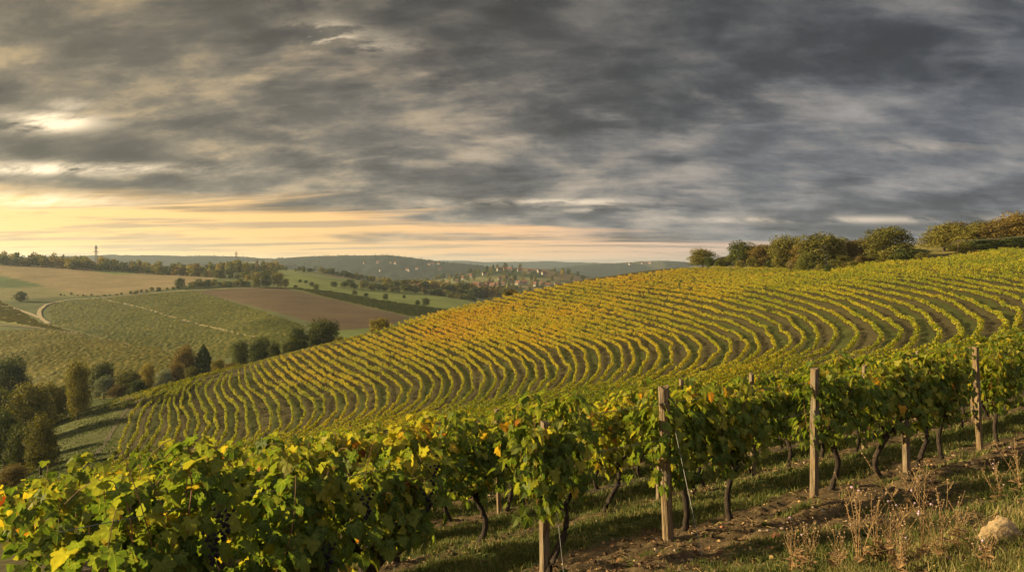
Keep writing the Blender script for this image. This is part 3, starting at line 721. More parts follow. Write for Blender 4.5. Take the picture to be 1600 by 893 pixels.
for px, h, w, lab, rd, rz in [
    (851, 1.56, .085, 'large grey-tan post cut off by the bottom edge of the picture', False, .45),
    (1044, 1.72, .125, 'thick weathered round-topped post at bottom centre right', True, .2),
    (1272, 1.74, .085, 'tall tan square post standing in full view above bare soil', False, .5),
    (1417, 1.50, .085, 'short post half hidden by leaves, between two dark trunks', False, .4),
    (1531, 1.74, .08, 'slim tan post near the right edge with soil at its foot', False, .5)]:
    X, Y = rowpt(px, P1 - .10); place_post(X, Y, h, w, rz, lab, G1, rd)
q = NA + (NB - NA) * .03; place_post(q[0] + .02, q[1] + .06, 1.18, .10, .3, 'dark shaded post behind big leaves at the lower left corner', 'wooden posts along the first vine row')
for r, pxl, lab in [(1, [(432, 1.75), (610, 1.5), (1029, 1.72), (1177, 1.86), (1350, 1.7), (1521, 1.78)],
                     ['thin grey post among leaves above the lower left vines', 'post hidden in leaves of the second row left of the gap', 'grey post base behind the thick round-topped post', 'slim pale post standing in the gap between two vines', 'post of the second row hidden behind the short post', 'slender post of the second row left of the slim tan post']),
                    (2, [(780, 1.8), (1062, 1.95), (1431, 1.98)], ['post top in the third row right of the gap', 'grey post top peeping over leaves behind the thick post', 'grey post top peeping over the leaves near the right']),]:
    for (px, h), l in zip(pxl, lab):
        X, Y = rowpt(px, P1 + DP * r); place_post(X, Y, h, .07, .4, l, 'wooden posts in the rows behind', parts=r == 1)
def wire(name, pts, r, label, group=None, n=4):
    mb = MB(); tube(mb, pts, r, n); o = mb.build(name, [M_WIRE]); return tag(o, label, 'wire', group)
for hgt, lab in ((.75, 'lowest trellis wire strung along the first row of posts'), (1.15, 'middle trellis wire strung along the first row of posts'), (1.55, 'topmost trellis wire strung along the first row of posts')):
    pts = []
    for px in np.linspace(851, 1640, 22):
        X, Y = rowpt(px, P1 - .05); pts.append((X, Y, float(zt(np.array([X]), np.array([Y]))[0]) + hgt))
    wire('trellis_wire', pts, .003, lab, 'trellis wires of the first row')
for hgt, lab in ((1.0, 'lower wire strung through the big-leaved vines'), (1.42, 'upper wire strung through the big-leaved vines')):
    wire('trellis_wire', [(NA[0] + (NB - NA)[0] * f, NA[1] + (NB - NA)[1] * f - .1, float(zt(NA[:1], NA[1:])[0]) * (1 - f) + float(zt(NB[:1], NB[1:])[0]) * f + hgt) for f in (0, .5, 1)], .002, lab)
for px, h, e, lab in ((858, 1.35, (882, 905), 'slanting guy wire from the large cut-off post to the soil'), (1050, 1.4, (1097, 868), 'slanting guy wire from the thick weathered post to the soil')):
    X, Y = rowpt(px, P1 - .10); g = hit(*e)
    wire('guy_wire', [(X, Y, float(zt(np.array([X]), np.array([Y]))[0]) + h), g], .003, lab)

# ------------------------------------------------------------------ long vine rows: one object per row
def row_mesh(P, zg, dens, leaf, height=1.7, zb=.55, half=.30, yel=0.0, gapn=.0, trunks=True, seed=0, yfun=None, trunk_step=1.15, prof=None):
    """P: (n,2) polyline on the ground; a hedge-like vine row of leaf-sized faces with trunks and posts below"""
    seg = np.linalg.norm(np.diff(P, axis=0), axis=1); L = np.concatenate([[0], np.cumsum(seg)]); tot = L[-1]
    mb = MB(); n = int(tot * dens)
    s = rng.random(n) * tot
    x = np.interp(s, L, P[:, 0]); y = np.interp(s, L, P[:, 1])
    T = unit(np.stack([np.gradient(P[:, 0]), np.gradient(P[:, 1])], 1)); tx = np.interp(s, L, T[:, 0]); ty = np.interp(s, L, T[:, 1])
    nn = np.stack([-ty, tx], 1); z0 = np.interp(s, L, zg)
    lump = vnoise(s / .9 + seed * 13, s * 0 + seed, 11); lump2 = vnoise(s / 3.5 + seed * 7, s * 0 + seed, 12)
    hf = np.ones(n) if prof is None else np.interp(s / tot, *prof)
    keep = rng.random(n) > gapn * (lump2 < .35)
    miss = _hash(np.floor(s / 1.15), np.full(n, seed), 91) < (.05 if prof is None else .09); keep &= ~(miss & (rng.random(n) < .85))
    h = rng.beta(1.7, 1.3, n); top = height * (.70 + .38 * lump + .12 * lump2) * hf; zb = zb * hf
    sg = rng.choice([-1., 1.], n); w = sg * half * (.4 + .6 * hf) * (.45 + .85 * lump) * np.sqrt(rng.random(n)) * (1 - .5 * np.abs(2 * h - .9))
    Pp = np.stack([x + nn[:, 0] * w, y + nn[:, 1] * w, z0 + zb + (top - zb) * h], 1)
    out = np.stack([nn[:, 0] * sg, nn[:, 1] * sg], 1)
    Nn = np.stack([out[:, 0] * rnd(n, .3, 1) + rng.normal(0, .4, n), out[:, 1] * rnd(n, .3, 1) + rng.normal(0, .4, n), rnd(n, .0, .9)], 1)
    Tt = np.stack([rng.normal(0, .6, n), rng.normal(0, .6, n), -rnd(n, .2, 1)], 1)
    v = np.clip(rng.normal(.36, .13, n), 0, .85); k = rng.random(n) < .02; v[k] = rnd(k.sum(), .7, .92)
    yy = np.full(n, yel) if yfun is None else yfun(Pp)
    put_leaves(mb, Pp[keep], Tt[keep], Nn[keep], (leaf * rnd(n, .6, 1.3) * (.5 + .5 * hf))[keep], 3, v[keep], yy[keep])
    if trunks:
        sT = np.arange(.4, tot, trunk_step); sT = sT + rng.normal(0, .12, len(sT)); sT = sT[(sT > 0) & (sT < tot)]
        px_ = np.interp(sT, L, P[:, 0]); py_ = np.interp(sT, L, P[:, 1]); pz = np.interp(sT, L, zg)
        m = len(sT); wd = np.where(np.arange(m) % 5 == 0, .05, .035); hh = np.where(np.arange(m) % 5 == 0, height * 1.02, .7) * (1 if prof is None else np.interp(sT / tot, *prof))
        a = rng.normal(0, .06, (m, 2))
        q = []
        for dx, dy in ((-1, -1), (1, -1), (0, 1.2)):
            q += [np.stack([px_ + dx * wd, py_ + dy * wd, pz - .1], 1), np.stack([px_ + dx * wd + a[:, 0], py_ + dy * wd + a[:, 1], pz + hh], 1)]
        V = np.stack(q, 1).reshape(-1, 3); off = (np.arange(m) * 6)[:, None, None]
        Fq = (np.array([[0, 2, 3, 1], [2, 4, 5, 3], [4, 0, 1, 5]])[None] + off).reshape(-1, 4)
        mb.add(V, Fq, np.repeat(np.where(np.arange(m) % 5 == 0, 2, 1), 3), .5, 0)
    return mb
RM = [M_ROW, M_BARK, M_POST]
# near slope, rows beyond the individually built ones
G2 = 'long vine rows between the near vines and the hollow'
for r in range(8, 21):
    p = P1 + DP * r
    pts = []
    for X in np.arange(-90, 60, 1.5):
        Y = (p + .56 * X) / .83
        if Y < 10: continue
        px = CX + F * X / Y
        if px < -120 or px > 1660: continue
        z = float(zt(np.array([X]), np.array([Y]))[0])
        if HY - F * (z + 1.1) / Y < np.interp(px, ENV_X, ENV_Y) + 1: 
            if pts: break
            continue
        pts.append((X, Y, z))
    if len(pts) < 4: continue
    A = np.array(pts); o = row_mesh(A[:, :2], A[:, 2], 95 if r < 14 else 70, .19, height=1.55 if r < 12 else 1.3, half=.24, yel=.11, seed=r).build('vine_row', RM)
    tag(o, 'long straight vine row on the near slope, seen as a strip of leaf tops', 'vine row', G2)
# the rows that bend round the hollow: traced as curves from their lower end, round the bend, up to the crest
GUIDES = [
 (0, [(110, 760), (140, 736), (176, 709), (189, 685), (198, 661), (207, 640), (221, 625), (243, 609), (275, 598), (300, 592)]),
 (5, [(190, 738), (219, 722), (241, 711), (262, 696), (273, 681), (279, 662), (275, 642), (273, 625), (279, 610), (296, 596)]),
 (10, [(255, 730), (281, 717), (309, 706), (329, 694), (346, 681), (355.6, 660.6), (353, 642), (343, 621), (336, 604), (344, 586)]),
 (20, [(420, 694), (450, 682), (484, 667), (505, 656), (520, 642), (525.6, 627.5), (520, 614), (500, 601), (464, 579), (438, 556)]),
 (30, [(560, 668), (595, 658), (625, 648), (653, 637), (678, 622), (692.5, 592), (682, 576), (650, 559), (605, 540), (563, 523)]),
 (36, [(660, 652), (695, 643), (730, 632), (757, 622), (778, 610), (790, 582), (776, 560), (740, 540), (690, 523), (632, 501)]),
 (49, [(840, 629), (880, 618), (920, 607), (960, 594), (990, 580), (1012, 550), (1000, 529), (950, 514), (870, 494), (745, 472)]),
 (56, [(980, 606), (1040, 592), (1090, 578), (1130, 567), (1155, 554), (1168, 535), (1150, 515), (1090, 495), (990, 472), (850, 449)]),
 (61, [(1090, 590), (1150, 575), (1200, 562), (1235, 550), (1262, 538), (1279, 514), (1258, 491), (1190, 470), (1080, 450), (930, 436)]),
 (65, [(1240, 575), (1290, 562), (1330, 552), (1365, 542), (1395, 530), (1406, 510), (1390, 496), (1350, 472), (1240, 448), (1000, 427)]),
 (71, [(1420, 560), (1470, 550), (1510, 540), (1550, 528), (1585, 512), (1598, 487), (1585, 473), (1520, 450), (1380, 430), (1080, 417.5)]),
 (78, [(1640, 540), (1690, 530), (1730, 515), (1770, 500), (1800, 480), (1810, 455), (1780, 443), (1690, 428), (1560, 413), (1420, 406)]),
 (86, [(1900, 520), (1950, 500), (1990, 480), (2020, 460), (2040, 440), (2050, 420), (1960, 412), (1840, 402), (1680, 392), (1560, 388)]),
]
GK = [g[0] for g in GUIDES]; GP = np.array([g[1] for g in GUIDES], float)
def yel_at(P):
    """how far a vine has turned: yellow towards the crest, green on the right, patchy everywhere"""
    px = CX + F * P[:, 0] / P[:, 1]; py = HY - F * P[:, 2] / P[:, 1]
    y = .13 + .19 * np.exp(-((px - 760) / 330) ** 2) * sstep(620, 520, py) + .10 * np.exp(-((px - 1010) / 190) ** 2 - ((py - 435) / 26) ** 2)
    y += .16 * np.exp(-((px - 520) / 70) ** 2 - ((py - 590) / 12) ** 2) + .10 * np.exp(-((px - 700) / 60) ** 2 - ((py - 515) / 20) ** 2)
    y += .24 * (fbm(P[:, 0] / 14, P[:, 1] / 22, 51, 3) - .42)
    return y
ROWLINES = []
def bowl_rows():
    prev_end = None
    for k in range(0, 87):
        C = np.array([[pchip(GK, GP[:, j, a], np.array([float(k)]))[0] for a in (0, 1)] for j in range(10)])
        d = np.concatenate([[0], np.cumsum(np.linalg.norm(np.diff(C, axis=0), axis=1))])
        q = np.linspace(0, d[-1], 60); cx = pchip(d, C[:, 0], q); cy = pchip(d, C[:, 1], q)
        pts = []
        for a, b in zip(cx, cy):
            lim = float(np.interp(min(max(a, -300), 1900), TPX, _dc)) * 1.03
            hgt = hit(a, b, 1.1, 30, lim)
            if hgt is None:
                if len(pts) > 10: break
                continue
            if pts and math.hypot(hgt[0] - pts[-1][0], hgt[1] - pts[-1][1]) > 60: 
                if len(pts) > 12: break
            pts.append(hgt)
        if len(pts) < 6: continue
        A = np.array(pts)
        # resample evenly, smooth a little, and let the ground carry it
        L = np.concatenate([[0], np.cumsum(np.linalg.norm(np.diff(A[:, :2], axis=0), axis=1))])
        m = max(12, int(L[-1] / 1.6)); qq = np.linspace(0, L[-1], m)
        x = np.interp(qq, L, A[:, 0]); y = np.interp(qq, L, A[:, 1])
        for _ in range(3):
            x[1:-1] = (x[:-2] + 2 * x[1:-1] + x[2:]) / 4; y[1:-1] = (y[:-2] + 2 * y[1:-1] + y[2:]) / 4
        sm_ = np.linspace(0, L[-1], m); nrm = unit(np.stack([-np.gradient(y), np.gradient(x)], 1)); wv = (vnoise(sm_ / 9 + k * 5, sm_ * 0, 66) - .5) * .8
        wv = wv + (vnoise(sm_ / 2.5 + k * 9, sm_ * 0, 67) - .5) * .35; x = x + nrm[:, 0] * wv; y = y + nrm[:, 1] * wv
        ROWLINES.append((k, np.interp(np.linspace(0, 1, 80), np.linspace(0, 1, m), x), np.interp(np.linspace(0, 1, 80), np.linspace(0, 1, m), y)))
        zz = zt(x, y)
        sec = ('far left, running down to the meadow', 'left') if k < 12 else ('left half of the hollow with tight bend', 'left middle') if k < 34 else \
              ('middle of the hollow with a wide bend', 'middle') if k < 57 else ('right side of the hollow with a thick bend', 'right')
        wide = float(np.interp(k, [0, 30, 56, 70], [.21, .26, .35, .42]))
        mb = row_mesh(np.stack([x, y], 1), zz, 62, .215, height=1.62, half=wide, seed=100 + k, yfun=yel_at, gapn=.7 if 11 < k < 24 else .3,
                      prof=([0, .35, .52, .68, 1], [.44, .50, .84, 1, 1]) if k > 5 else ([0, .5, 1], [.60, .75, .95]))
        o = mb.build('vine_row', RM)
        tag(o, 'curved yellow-green vine row, ' + sec[0], 'vine row', 'curved vine rows, %s part' % sec[1])
bowl_rows()
def cover_strips():
    # every second lane between the curved rows is left green
    mb = MB()
    for (k, xa, ya), (k2, xb, yb) in zip(ROWLINES[:-1], ROWLINES[1:]):
        if k2 != k + 1 or k % 2: continue
        if np.max(np.hypot(xa - xb, ya - yb)) > 30: continue
        rows = []
        for f in (.16, .5, .84):
            x = xa * (1 - f) + xb * f; y = ya * (1 - f) + yb * f; rows.append(np.stack([x, y, zt(x, y) + (.03 if f != .5 else .07)], 1))
        V = np.stack(rows, 1).reshape(-1, 3)
        mb.add(V, [[3 * i + c, 3 * i + c + 1, 3 * i + 4 + c, 3 * i + 3 + c] for i in range(79) for c in (0, 1)])
    tag(mb.build('cover_grass', [M_COVER], smooth=True), 'green cover grass left in every second lane between the curved rows', 'grass', kind='stuff')
cover_strips()
for n_, pp in enumerate([[(154, 636), (185, 624), (225, 611), (275, 597), (320, 585), (380, 568)], [(172, 637), (200, 626), (240, 610), (290, 595), (340, 581)], [(190, 634), (220, 619), (255, 605), (305, 591)]]):
    P = [hit(a, b, 1.0, 60, 215) for a, b in pp]; P = [h for h in P if h]
    if len(P) < 3: continue
    A = np.array(P); L = np.concatenate([[0], np.cumsum(np.linalg.norm(np.diff(A[:, :2], axis=0), axis=1))]); qq = np.linspace(0, L[-1], max(10, int(L[-1] / 2)))
    x = pchip(L, A[:, 0], qq); y = pchip(L, A[:, 1], qq)
    o = row_mesh(np.stack([x, y], 1), zt(x, y), 60, .21, height=1.5, half=.2, yel=.14, seed=300 + n_).build('vine_row', RM)
    tag(o, 'short straight vine row lying along the crest above the meadow', 'vine row', 'short vine rows on the crest by the meadow')

P = [hit(a, b, 1.0, 150, 262) for a, b in [(292, 593), (330, 583), (370, 573.5), (440, 556), (520, 535), (600, 515.5), (680, 496), (730, 480)]]; P = [h for h in P if h]
A = np.array(P); L = np.concatenate([[0], np.cumsum(np.linalg.norm(np.diff(A[:, :2], axis=0), axis=1))]); qq = np.linspace(0, L[-1], int(L[-1] / 2))
x = pchip(L, A[:, 0], qq); y = pchip(L, A[:, 1], qq)
tag(row_mesh(np.stack([x, y], 1), zt(x, y), 62, .22, height=1.45, half=.22, yel=.16, seed=410).build('vine_row', RM), 'long vine row running along the very crest, closing off the curved rows', 'vine row')
# far vineyard plots: too many plants to count
def field_rows(name, label, poly, dmin, dmax, spacing, ang, y0, y1, x0, x1, vm=.45):
    mb = MB(); ca, sa = math.cos(ang), math.sin(ang)
    for b in np.arange(y0, y1, spacing):
        a = np.arange(x0, x1, 1.6)
        bb = b + (fbm(a / 60, a * 0 + b / 60, 5, 2) - .4) * 5
        X = a * ca - bb * sa; Y = a * sa + bb * ca
        ok = (Y > dmin) & (Y < dmax)
        if ok.sum() < 3: continue
        X, Y = X[ok], Y[ok]; Z = zt(X, Y); px = CX + F * X / Y; py = HY - F * Z / Y
        k = inpoly(px, py, poly) & (rng.random(len(X)) > .04); n = len(X)
        h = rnd(n, .8, 1.5); w = rnd(n, .28, .55); nx, ny = -sa, ca
        P = np.stack([np.stack([X - nx * w, Y - ny * w, Z + .05], 1), np.stack([X + rng.normal(0, .1, n), Y, Z + h], 1), np.stack([X + nx * w, Y + ny * w, Z + .05], 1)], 1).reshape(-1, 3)
        i = np.nonzero(k[:-1] & k[1:] & (np.hypot(np.diff(X), np.diff(Y)) < 3))[0]
        if not len(i): continue
        Fq = np.concatenate([np.stack([3 * i, 3 * i + 3, 3 * i + 4, 3 * i + 1], 1), np.stack([3 * i + 1, 3 * i + 4, 3 * i + 5, 3 * i + 2], 1)])
        v = np.clip(rng.normal(vm, .12, len(i)), 0, 1); mb.add(P, Fq, 0, np.concatenate([v, v]), 0)
    tag(mb.build(name, [M_FIELDROW]), label, 'vineyard', kind='stuff')
field_rows('lower_valley_vineyard', 'green vineyard plot on the valley floor at the left', FIELDS[0][0], 225, 520, 4.6, -.06, 150, 640, -420, 60, .72)
field_rows('upper_valley_vineyard', 'green vineyard plot below the curved dirt road', FIELDS[2][0], 255, 800, 6.0, -.13, 150, 900, -520, 120)
field_rows('slope_vineyard', 'narrow vineyard strip between brown and green field', FIELDS[10][0], 450, 1300, 6.5, .30, 200, 1300, -400, 300)
field_rows('meadow_edge_vineyard', 'narrow light green strip across the valley vineyards', FIELDS[1][0], 300, 800, 6, .2, 150, 900, -700, 60, .75)

# ------------------------------------------------------------------ trees
def crown_mesh(name, mat, nleaf, leaf, kind='round', seed=0, low=.06):
    r = np.random.default_rng(seed + 40); mb = MB()
    if kind == 'conifer':
        n = nleaf; h = r.beta(1.0, 1.7, n); tier = .75 + .35 * np.abs(np.sin(h * 24)); th = r.random(n) * 2 * math.pi
        rad = (1 - h) ** .85 * .27 * tier * np.sqrt(.35 + .65 * r.random(n))
        P = np.stack([rad * np.cos(th), rad * np.sin(th), .06 + .95 * h], 1); Nn = np.stack([np.cos(th), np.sin(th), .7 + 0 * th], 1)
    else:
        K = 22
        c = []
        for i in range(K):
            a = r.random() * 6.28; hz = .13 + low + (.74 - low) * (i + .3 * r.random()) / K; q = .29 * (.35 + .65 * math.sqrt(r.random())) * math.sqrt(max(.10, 1 - ((hz - .40) / .56) ** 2))
            a = i * 2.4 + r.random(); c.append((q * math.cos(a), q * math.sin(a), hz, r.uniform(.095, .175)))
        c.append((0, 0, .83, .15)); c = np.array(c)
        n = nleaf; w = c[:, 3] ** 2; idx = r.choice(len(c), n, p=w / w.sum())
        d = unit(r.normal(0, 1, (n, 3))); rr = c[idx, 3] * np.where(r.random(n) < .8, r.uniform(.82, 1.12, n), r.uniform(.3, .9, n)) 
        bump = .7 + .6 * vnoise(d[:, 0] * 3.5 + idx, d[:, 2] * 3.5 + d[:, 1] * 2.7 + idx * 3, 5)
        P = c[idx, :3] + d * (rr * bump)[:, None] * np.array([1.15, 1.15, .95]); Nn = d + r.normal(0, .45, (n, 3))
        P[:, 2] = np.maximum(P[:, 2], .02)
    if kind != 'conifer':
        q0 = P - np.array([0, 0, .45]); az = np.arctan2(q0[:, 1], q0[:, 0]); e2 = q0[:, 2] * 5
        g = vnoise(np.cos(az) * 1.6 + seed * 3, np.sin(az) * 1.6 + e2, 71) * .6 + vnoise(np.cos(az) * 3.2 + seed, np.sin(az) * 3.2 + e2 * 2, 72) * .4
        P = np.array([0, 0, .45]) + q0 * (.72 + .58 * g if nleaf > 400 else .9 + .2 * g)[:, None]; P[:, 2] = np.maximum(P[:, 2], .02)
    v = np.clip(r.normal(.45, .17, n) + .0, 0, 1)
    T = r.normal(0, 1, (n, 3)); put_leaves(mb, P, T, Nn, leaf * r.uniform(.6, 1.3, n), 3, v, np.zeros(n))
    return mb.mesh(name, [mat])
def trunk_mesh(seed=0):
    mb = MB(); t = np.linspace(0, 1, 6)
    tube(mb, np.stack([.012 * np.sin(t * 4 + seed), .012 * np.cos(t * 3), -.03 + .55 * t], 1), np.linspace(.03, .014, 6), 7)
    for i in range(5):
        a = i * 2.2 + seed; h = .22 + .06 * i; u = np.linspace(0, 1, 4)
        tube(mb, np.stack([.20 * u * math.cos(a), .20 * u * math.sin(a), h + .22 * u], 1), np.linspace(.012, .004, 4), 5, cap=False)
    return mb.mesh('tree_trunk', [M_TRUNK], True)
TT = [trunk_mesh(i) for i in range(3)]
BIG = [crown_mesh('tree_crown', M_TREE['green'], 11000, .027, 'round', i) for i in range(4)]
CON = crown_mesh('tree_crown', M_TREE['dark'], 7000, .030, 'conifer', 9)
MED = [crown_mesh('tree_crown', M_TREE['green'], 1500, .062, 'round', 20 + i) for i in range(4)]
SML = [crown_mesh('tree_crown', M_TREE['green'], 260, .13, 'round', 30 + i, .02) for i in range(4)]
SCON = crown_mesh('tree_crown', M_TREE['dark'], 200, .12, 'conifer', 39)
def tree(px, ytop, d, wpx, pal, label, group=None, lod=0, conifer=False, name='tree', cat='tree'):
    X, Y, Z = at(px, d)
    H = max(1.5, (HY - ytop) / F * d - Z); W = wpx / F * d
    me = (CON if lod < 2 else SCON) if conifer else (BIG, MED, SML)[lod][rng.integers(4)]
    base = .56 if conifer else .90
    sx = W / base
    if lod < 2:
        t = empty(name, (X, Y, Z - .1), rng.random() * 6.28, label, cat, group); t.scale = (sx, sx, H)
        link('trunk', TT[rng.integers(3)], t); c = link('crown', me, t)
    else:
        c = link(name, me); c.location = (X, Y, Z - .2); c.rotation_euler = (0, 0, rng.random() * 6.28); c.scale = (sx, sx, H); tag(c, label, cat, group)
    if pal != 'green' or conifer:
        c.material_slots[0].link = 'OBJECT'; c.material_slots[0].material = M_TREE[pal]
    return c
GC = 'trees and bushes along the top of the vineyard hill'
for a in [(1098, 389, 322, 44, 'olive', 'low olive bush at the left end of the hilltop tree belt'),
          (1130, 400, 318, 30, 'olive', 'small bush between the end bush and the first hilltop tree'),
          (1157, 376, 310, 46, 'green', 'green tree second from the left end of the hilltop belt'),
          (1192, 381, 300, 40, 'rust', 'brownish bush between two green trees of the hilltop belt'),
          (1228, 367, 282, 52, 'green', 'round green tree left of the broad olive hilltop tree'),
          (1284, 363, 256, 74, 'olive', 'broad olive tree in the middle of the hilltop belt'),
          (1262, 395, 252, 36, 'green', 'low green bush at the foot of the broad olive tree'),
          (1338, 373, 258, 56, 'rust', 'rust-tinted thicket left of the tallest round hilltop tree'),
          (1318, 398, 250, 34, 'olive', 'low bush in front of the rust-tinted thicket'),
          (1391, 353, 238, 70, 'green', 'tallest round green tree standing right of the rust thicket'),
          (1370, 395, 234, 30, 'olive', 'low bush at the left foot of the tallest round tree'),
          (1434, 388, 250, 34, 'dark', 'small dark bush in the gap beside the sunlit grass'),
          (1474, 350, 262, 62, 'olive', 'leaning olive tree right of the sunlit grass gap'),
          (1518, 350, 252, 56, 'green', 'green tree behind the wire post on the hilltop'),
          (1556, 344, 248, 60, 'rust', 'brown-green tree second from the right edge on the hilltop'),
          (1597, 333, 244, 62, 'rust', 'dark tree at the right edge of the hilltop belt'),
          (1540, 372, 244, 50, 'dark', 'dark undergrowth bush below the hilltop trees at the right'),
          (1590, 368, 240, 50, 'dark', 'dark bush under the right-edge hilltop tree'),
          (1500, 380, 244, 40, 'olive', 'olive bush right behind the wire post'),
          (1650, 322, 250, 70, 'green', 'tree beyond the right edge on the hilltop'),
          (1215, 378, 300, 40, 'olive', 'olive tree filling the gap left of the round green tree'),
          (1258, 376, 272, 46, 'rust', 'rusty tree just left of and behind the broad olive tree'),
          (1315, 372, 270, 46, 'olive', 'olive tree behind, between broad olive tree and rust thicket'),
          (1360, 371, 256, 44, 'rust', 'brownish tree close to the left of the tallest round tree'),
          (1496, 348, 275, 56, 'rust', 'brown tree behind the wire post, second rank of the hilltop'),
          (1538, 346, 268, 56, 'olive', 'olive tree of the second rank near the right edge'),
          (1578, 338, 262, 60, 'rust', 'tall brown tree of the second rank at the right edge'),
          (1178, 384, 306, 36, 'olive', 'olive bush between the second and third hilltop trees')]:
    a = list(a); a[3] *= 1.22; a[4] = {'green': 'olive'}.get(a[4], a[4]) if rng.random() < .5 else a[4]; tree(*a, group=GC)
GV = 'trees round the meadow at the lower left'
def tb(px, ytop, ybase, w, pal, label, **k):
    h = hit(px, ybase, 0, 60)
    tree(px, ytop, h[1], w, pal, label, group=GV, **k)
for a in [(14, 556, 640, 62, 'dark', 'dark green tree at the left edge above the autumn trees'),
          (40, 598, 705, 84, 'olive', 'broad olive tree below the dark left-edge tree'),
          (75, 596, 668, 66, 'olive', 'smaller olive tree right beside the broad olive tree'),
          (122, 561, 655, 40, 'olive', 'tall slim olive tree standing alone at the meadow corner'),
          (104, 600, 650, 34, 'dark', 'dark bush at the foot of the tall slim tree'),
          (8, 640, 742, 66, 'dark', 'dark tree lowest at the left edge of the picture'),
          (36, 660, 745, 60, 'green', 'green tree in front of the lowest left trees'),
          (64, 652, 742, 60, 'olive', 'olive bush tree lowest of those next to the meadow'),
          (0, 605, 700, 60, 'green', 'green tree cut by the left edge'),
          (20, 725, 765, 56, 'rust', 'low reddish scrub at the bottom of the left trees')]:
    tb(*a)
for px, yt, d, w, pal, lab in [
          (160, 566, 245, 48, 'green', 'green round tree behind the silvery bush'),
          (162, 588, 222, 40, 'silver', 'silvery grey bush by the short crest rows'),
          (202, 578, 228, 50, 'olive', 'olive tree right of the silvery bush'),
          (214, 592, 218, 34, 'dark', 'dark low bush in front of the olive tree'),
          (229, 567, 240, 28, 'yellow', 'small orange-yellow tree behind the crest rows'),
          (183, 600, 220, 30, 'rust', 'russet bush between silvery bush and olive tree'),
          (256, 577, 232, 34, 'silver', 'pale bush left of the pinkish tree'),
          (287, 539, 262, 42, 'rust', 'tall pinkish-brown tree left of the dark conifer'),
          (274, 565, 240, 30, 'rust', 'reddish bush below the tall pinkish tree'),
          (300, 572, 236, 26, 'olive', 'olive bush at the left foot of the conifer'),
          (341, 560, 250, 26, 'yellow', 'small yellow tree right of the conifer'),
          (360, 566, 246, 30, 'rust', 'russet bush just behind the crest right of the conifer'),
          (376, 530, 270, 36, 'dark', 'dark tree left of two twin dark trees'),
          (406, 527, 266, 46, 'dark', 'dark round tree at the middle of the crest belt'),
          (428, 535, 262, 26, 'green', 'small green tree at the right end of the dark trees'),
          (466, 512, 270, 44, 'dark', 'dark green tree left half of the big twin trees'),
          (505, 498, 276, 62, 'green', 'big round green tree right half of the twin trees'),
          (452, 528, 262, 30, 'green', 'low green bush at the left foot of the twin trees'),
          (530, 525, 262, 20, 'olive', 'small bush at the right foot of the twin trees'),
          (593, 496, 262, 40, 'yellow', 'round golden tree alone on the crest')]:
    tree(px, yt, d, w, pal, lab, group='trees in the hollow behind the vineyard crest')
tree(318, 537, 262, 50, 'dark', 'dark pointed conifer behind the vineyard crest', 'trees in the hollow behind the vineyard crest', conifer=True, name='conifer_tree')
GM = 'field trees and bushes in the valley'
for px, yt, yb, w, pal, lab in [
          (33, 454, 471, 22, 'dark', 'lone round bush by the left edge on the grass verge'),
          (281, 433, 451, 18, 'dark', 'lone round tree at the edge of the brown field'),
          (400, 431, 449, 18, 'olive', 'left one of the tall trees on the hedge by the ploughed field'),
          (415, 426, 449, 22, 'green', 'middle one of the tall trees on the hedge by the ploughed field'),
          (434, 425, 449, 22, 'olive', 'right tall tree on the hedge by the ploughed field'),
          (446, 434, 449, 12, 'yellow', 'small yellow tree at the right end of the hedge'),
          (387, 428, 440, 12, 'yellow', 'golden bush behind the hedge'),
          (462, 445, 450, 9, 'yellow', 'tiny golden bush at the top of the ploughed field'),
          (494, 443, 455, 11, 'green', 'lone tree on the green slope right of the ploughed field'),
          (487, 440, 448, 9, 'dark', 'bush left of the lone tree on the green slope'),
          (469, 436, 441, 7, 'dark', 'upper left small bush on the green slope'),
          (478, 437, 442, 7, 'dark', 'small bush beside the upper left bush on the green slope'),
          (522, 439, 448, 15, 'dark', 'round dark bush at the left of the slope hedge'),
          (537, 439, 449, 12, 'dark', 'dark tree second in the slope hedge'),
          (554, 453, 461, 11, 'dark', 'round bush on the lower green slope'),
          (572, 457, 463, 9, 'dark', 'small bush right of the round bush'),
          (602, 458, 468, 12, 'dark', 'dark bush in the middle of the lower green slope'),
          (631, 460, 466, 7, 'dark', 'tiny bush higher on the lower green slope'),
          (652, 468, 477, 10, 'dark', 'left one of two dark trees near the vineyard crest'),
          (665, 465, 479, 16, 'dark', 'right one of two dark trees near the vineyard crest')]:
    h = hit(px, yb, 0, 300)
    if h: tree(px, yt, h[1], w, pal, lab, group=GM, lod=1)
def hedge_line(pts, n, hpx, lab, group, pals, lod=2, jit=3.0, dmin=280):
    P = np.array(pts, float); t = np.linspace(0, 1, n) * (len(P) - 1)
    for q in t:
        a = np.interp(q, range(len(P)), P[:, 0]) + rng.normal(0, jit * .5); b = np.interp(q, range(len(P)), P[:, 1]) + rng.normal(0, .6)
        h = hit(a, b, 0, dmin)
        if not h: continue
        H = hpx * rnd(1, .6, 1.3)[0]; tree(a, b - H, h[1], H * rnd(1, 1.0, 1.7)[0], pals[rng.integers(len(pals))], lab, group, lod, cat='tree')
hedge_line([(1108, 418.5), (1200, 421), (1290, 428), (1360, 415), (1440, 405)], 24, 17, 'low bush filling the foot of the hilltop tree belt', 'low bushes at the foot of the hilltop belt', ['olive', 'dark', 'rust', 'green'], lod=1, dmin=150)
hedge_line([(205, 459), (240, 455), (275, 452), (300, 450)], 14, 6, 'low dark hedge bush between the brown field and the dirt road', 'low hedge bushes by the brown field', ['dark', 'green'])
hedge_line([(300, 449), (340, 447), (390, 448)], 14, 11, 'bushy hedge shrub above the ploughed field', 'hedge above the ploughed field', ['dark', 'green', 'olive'])
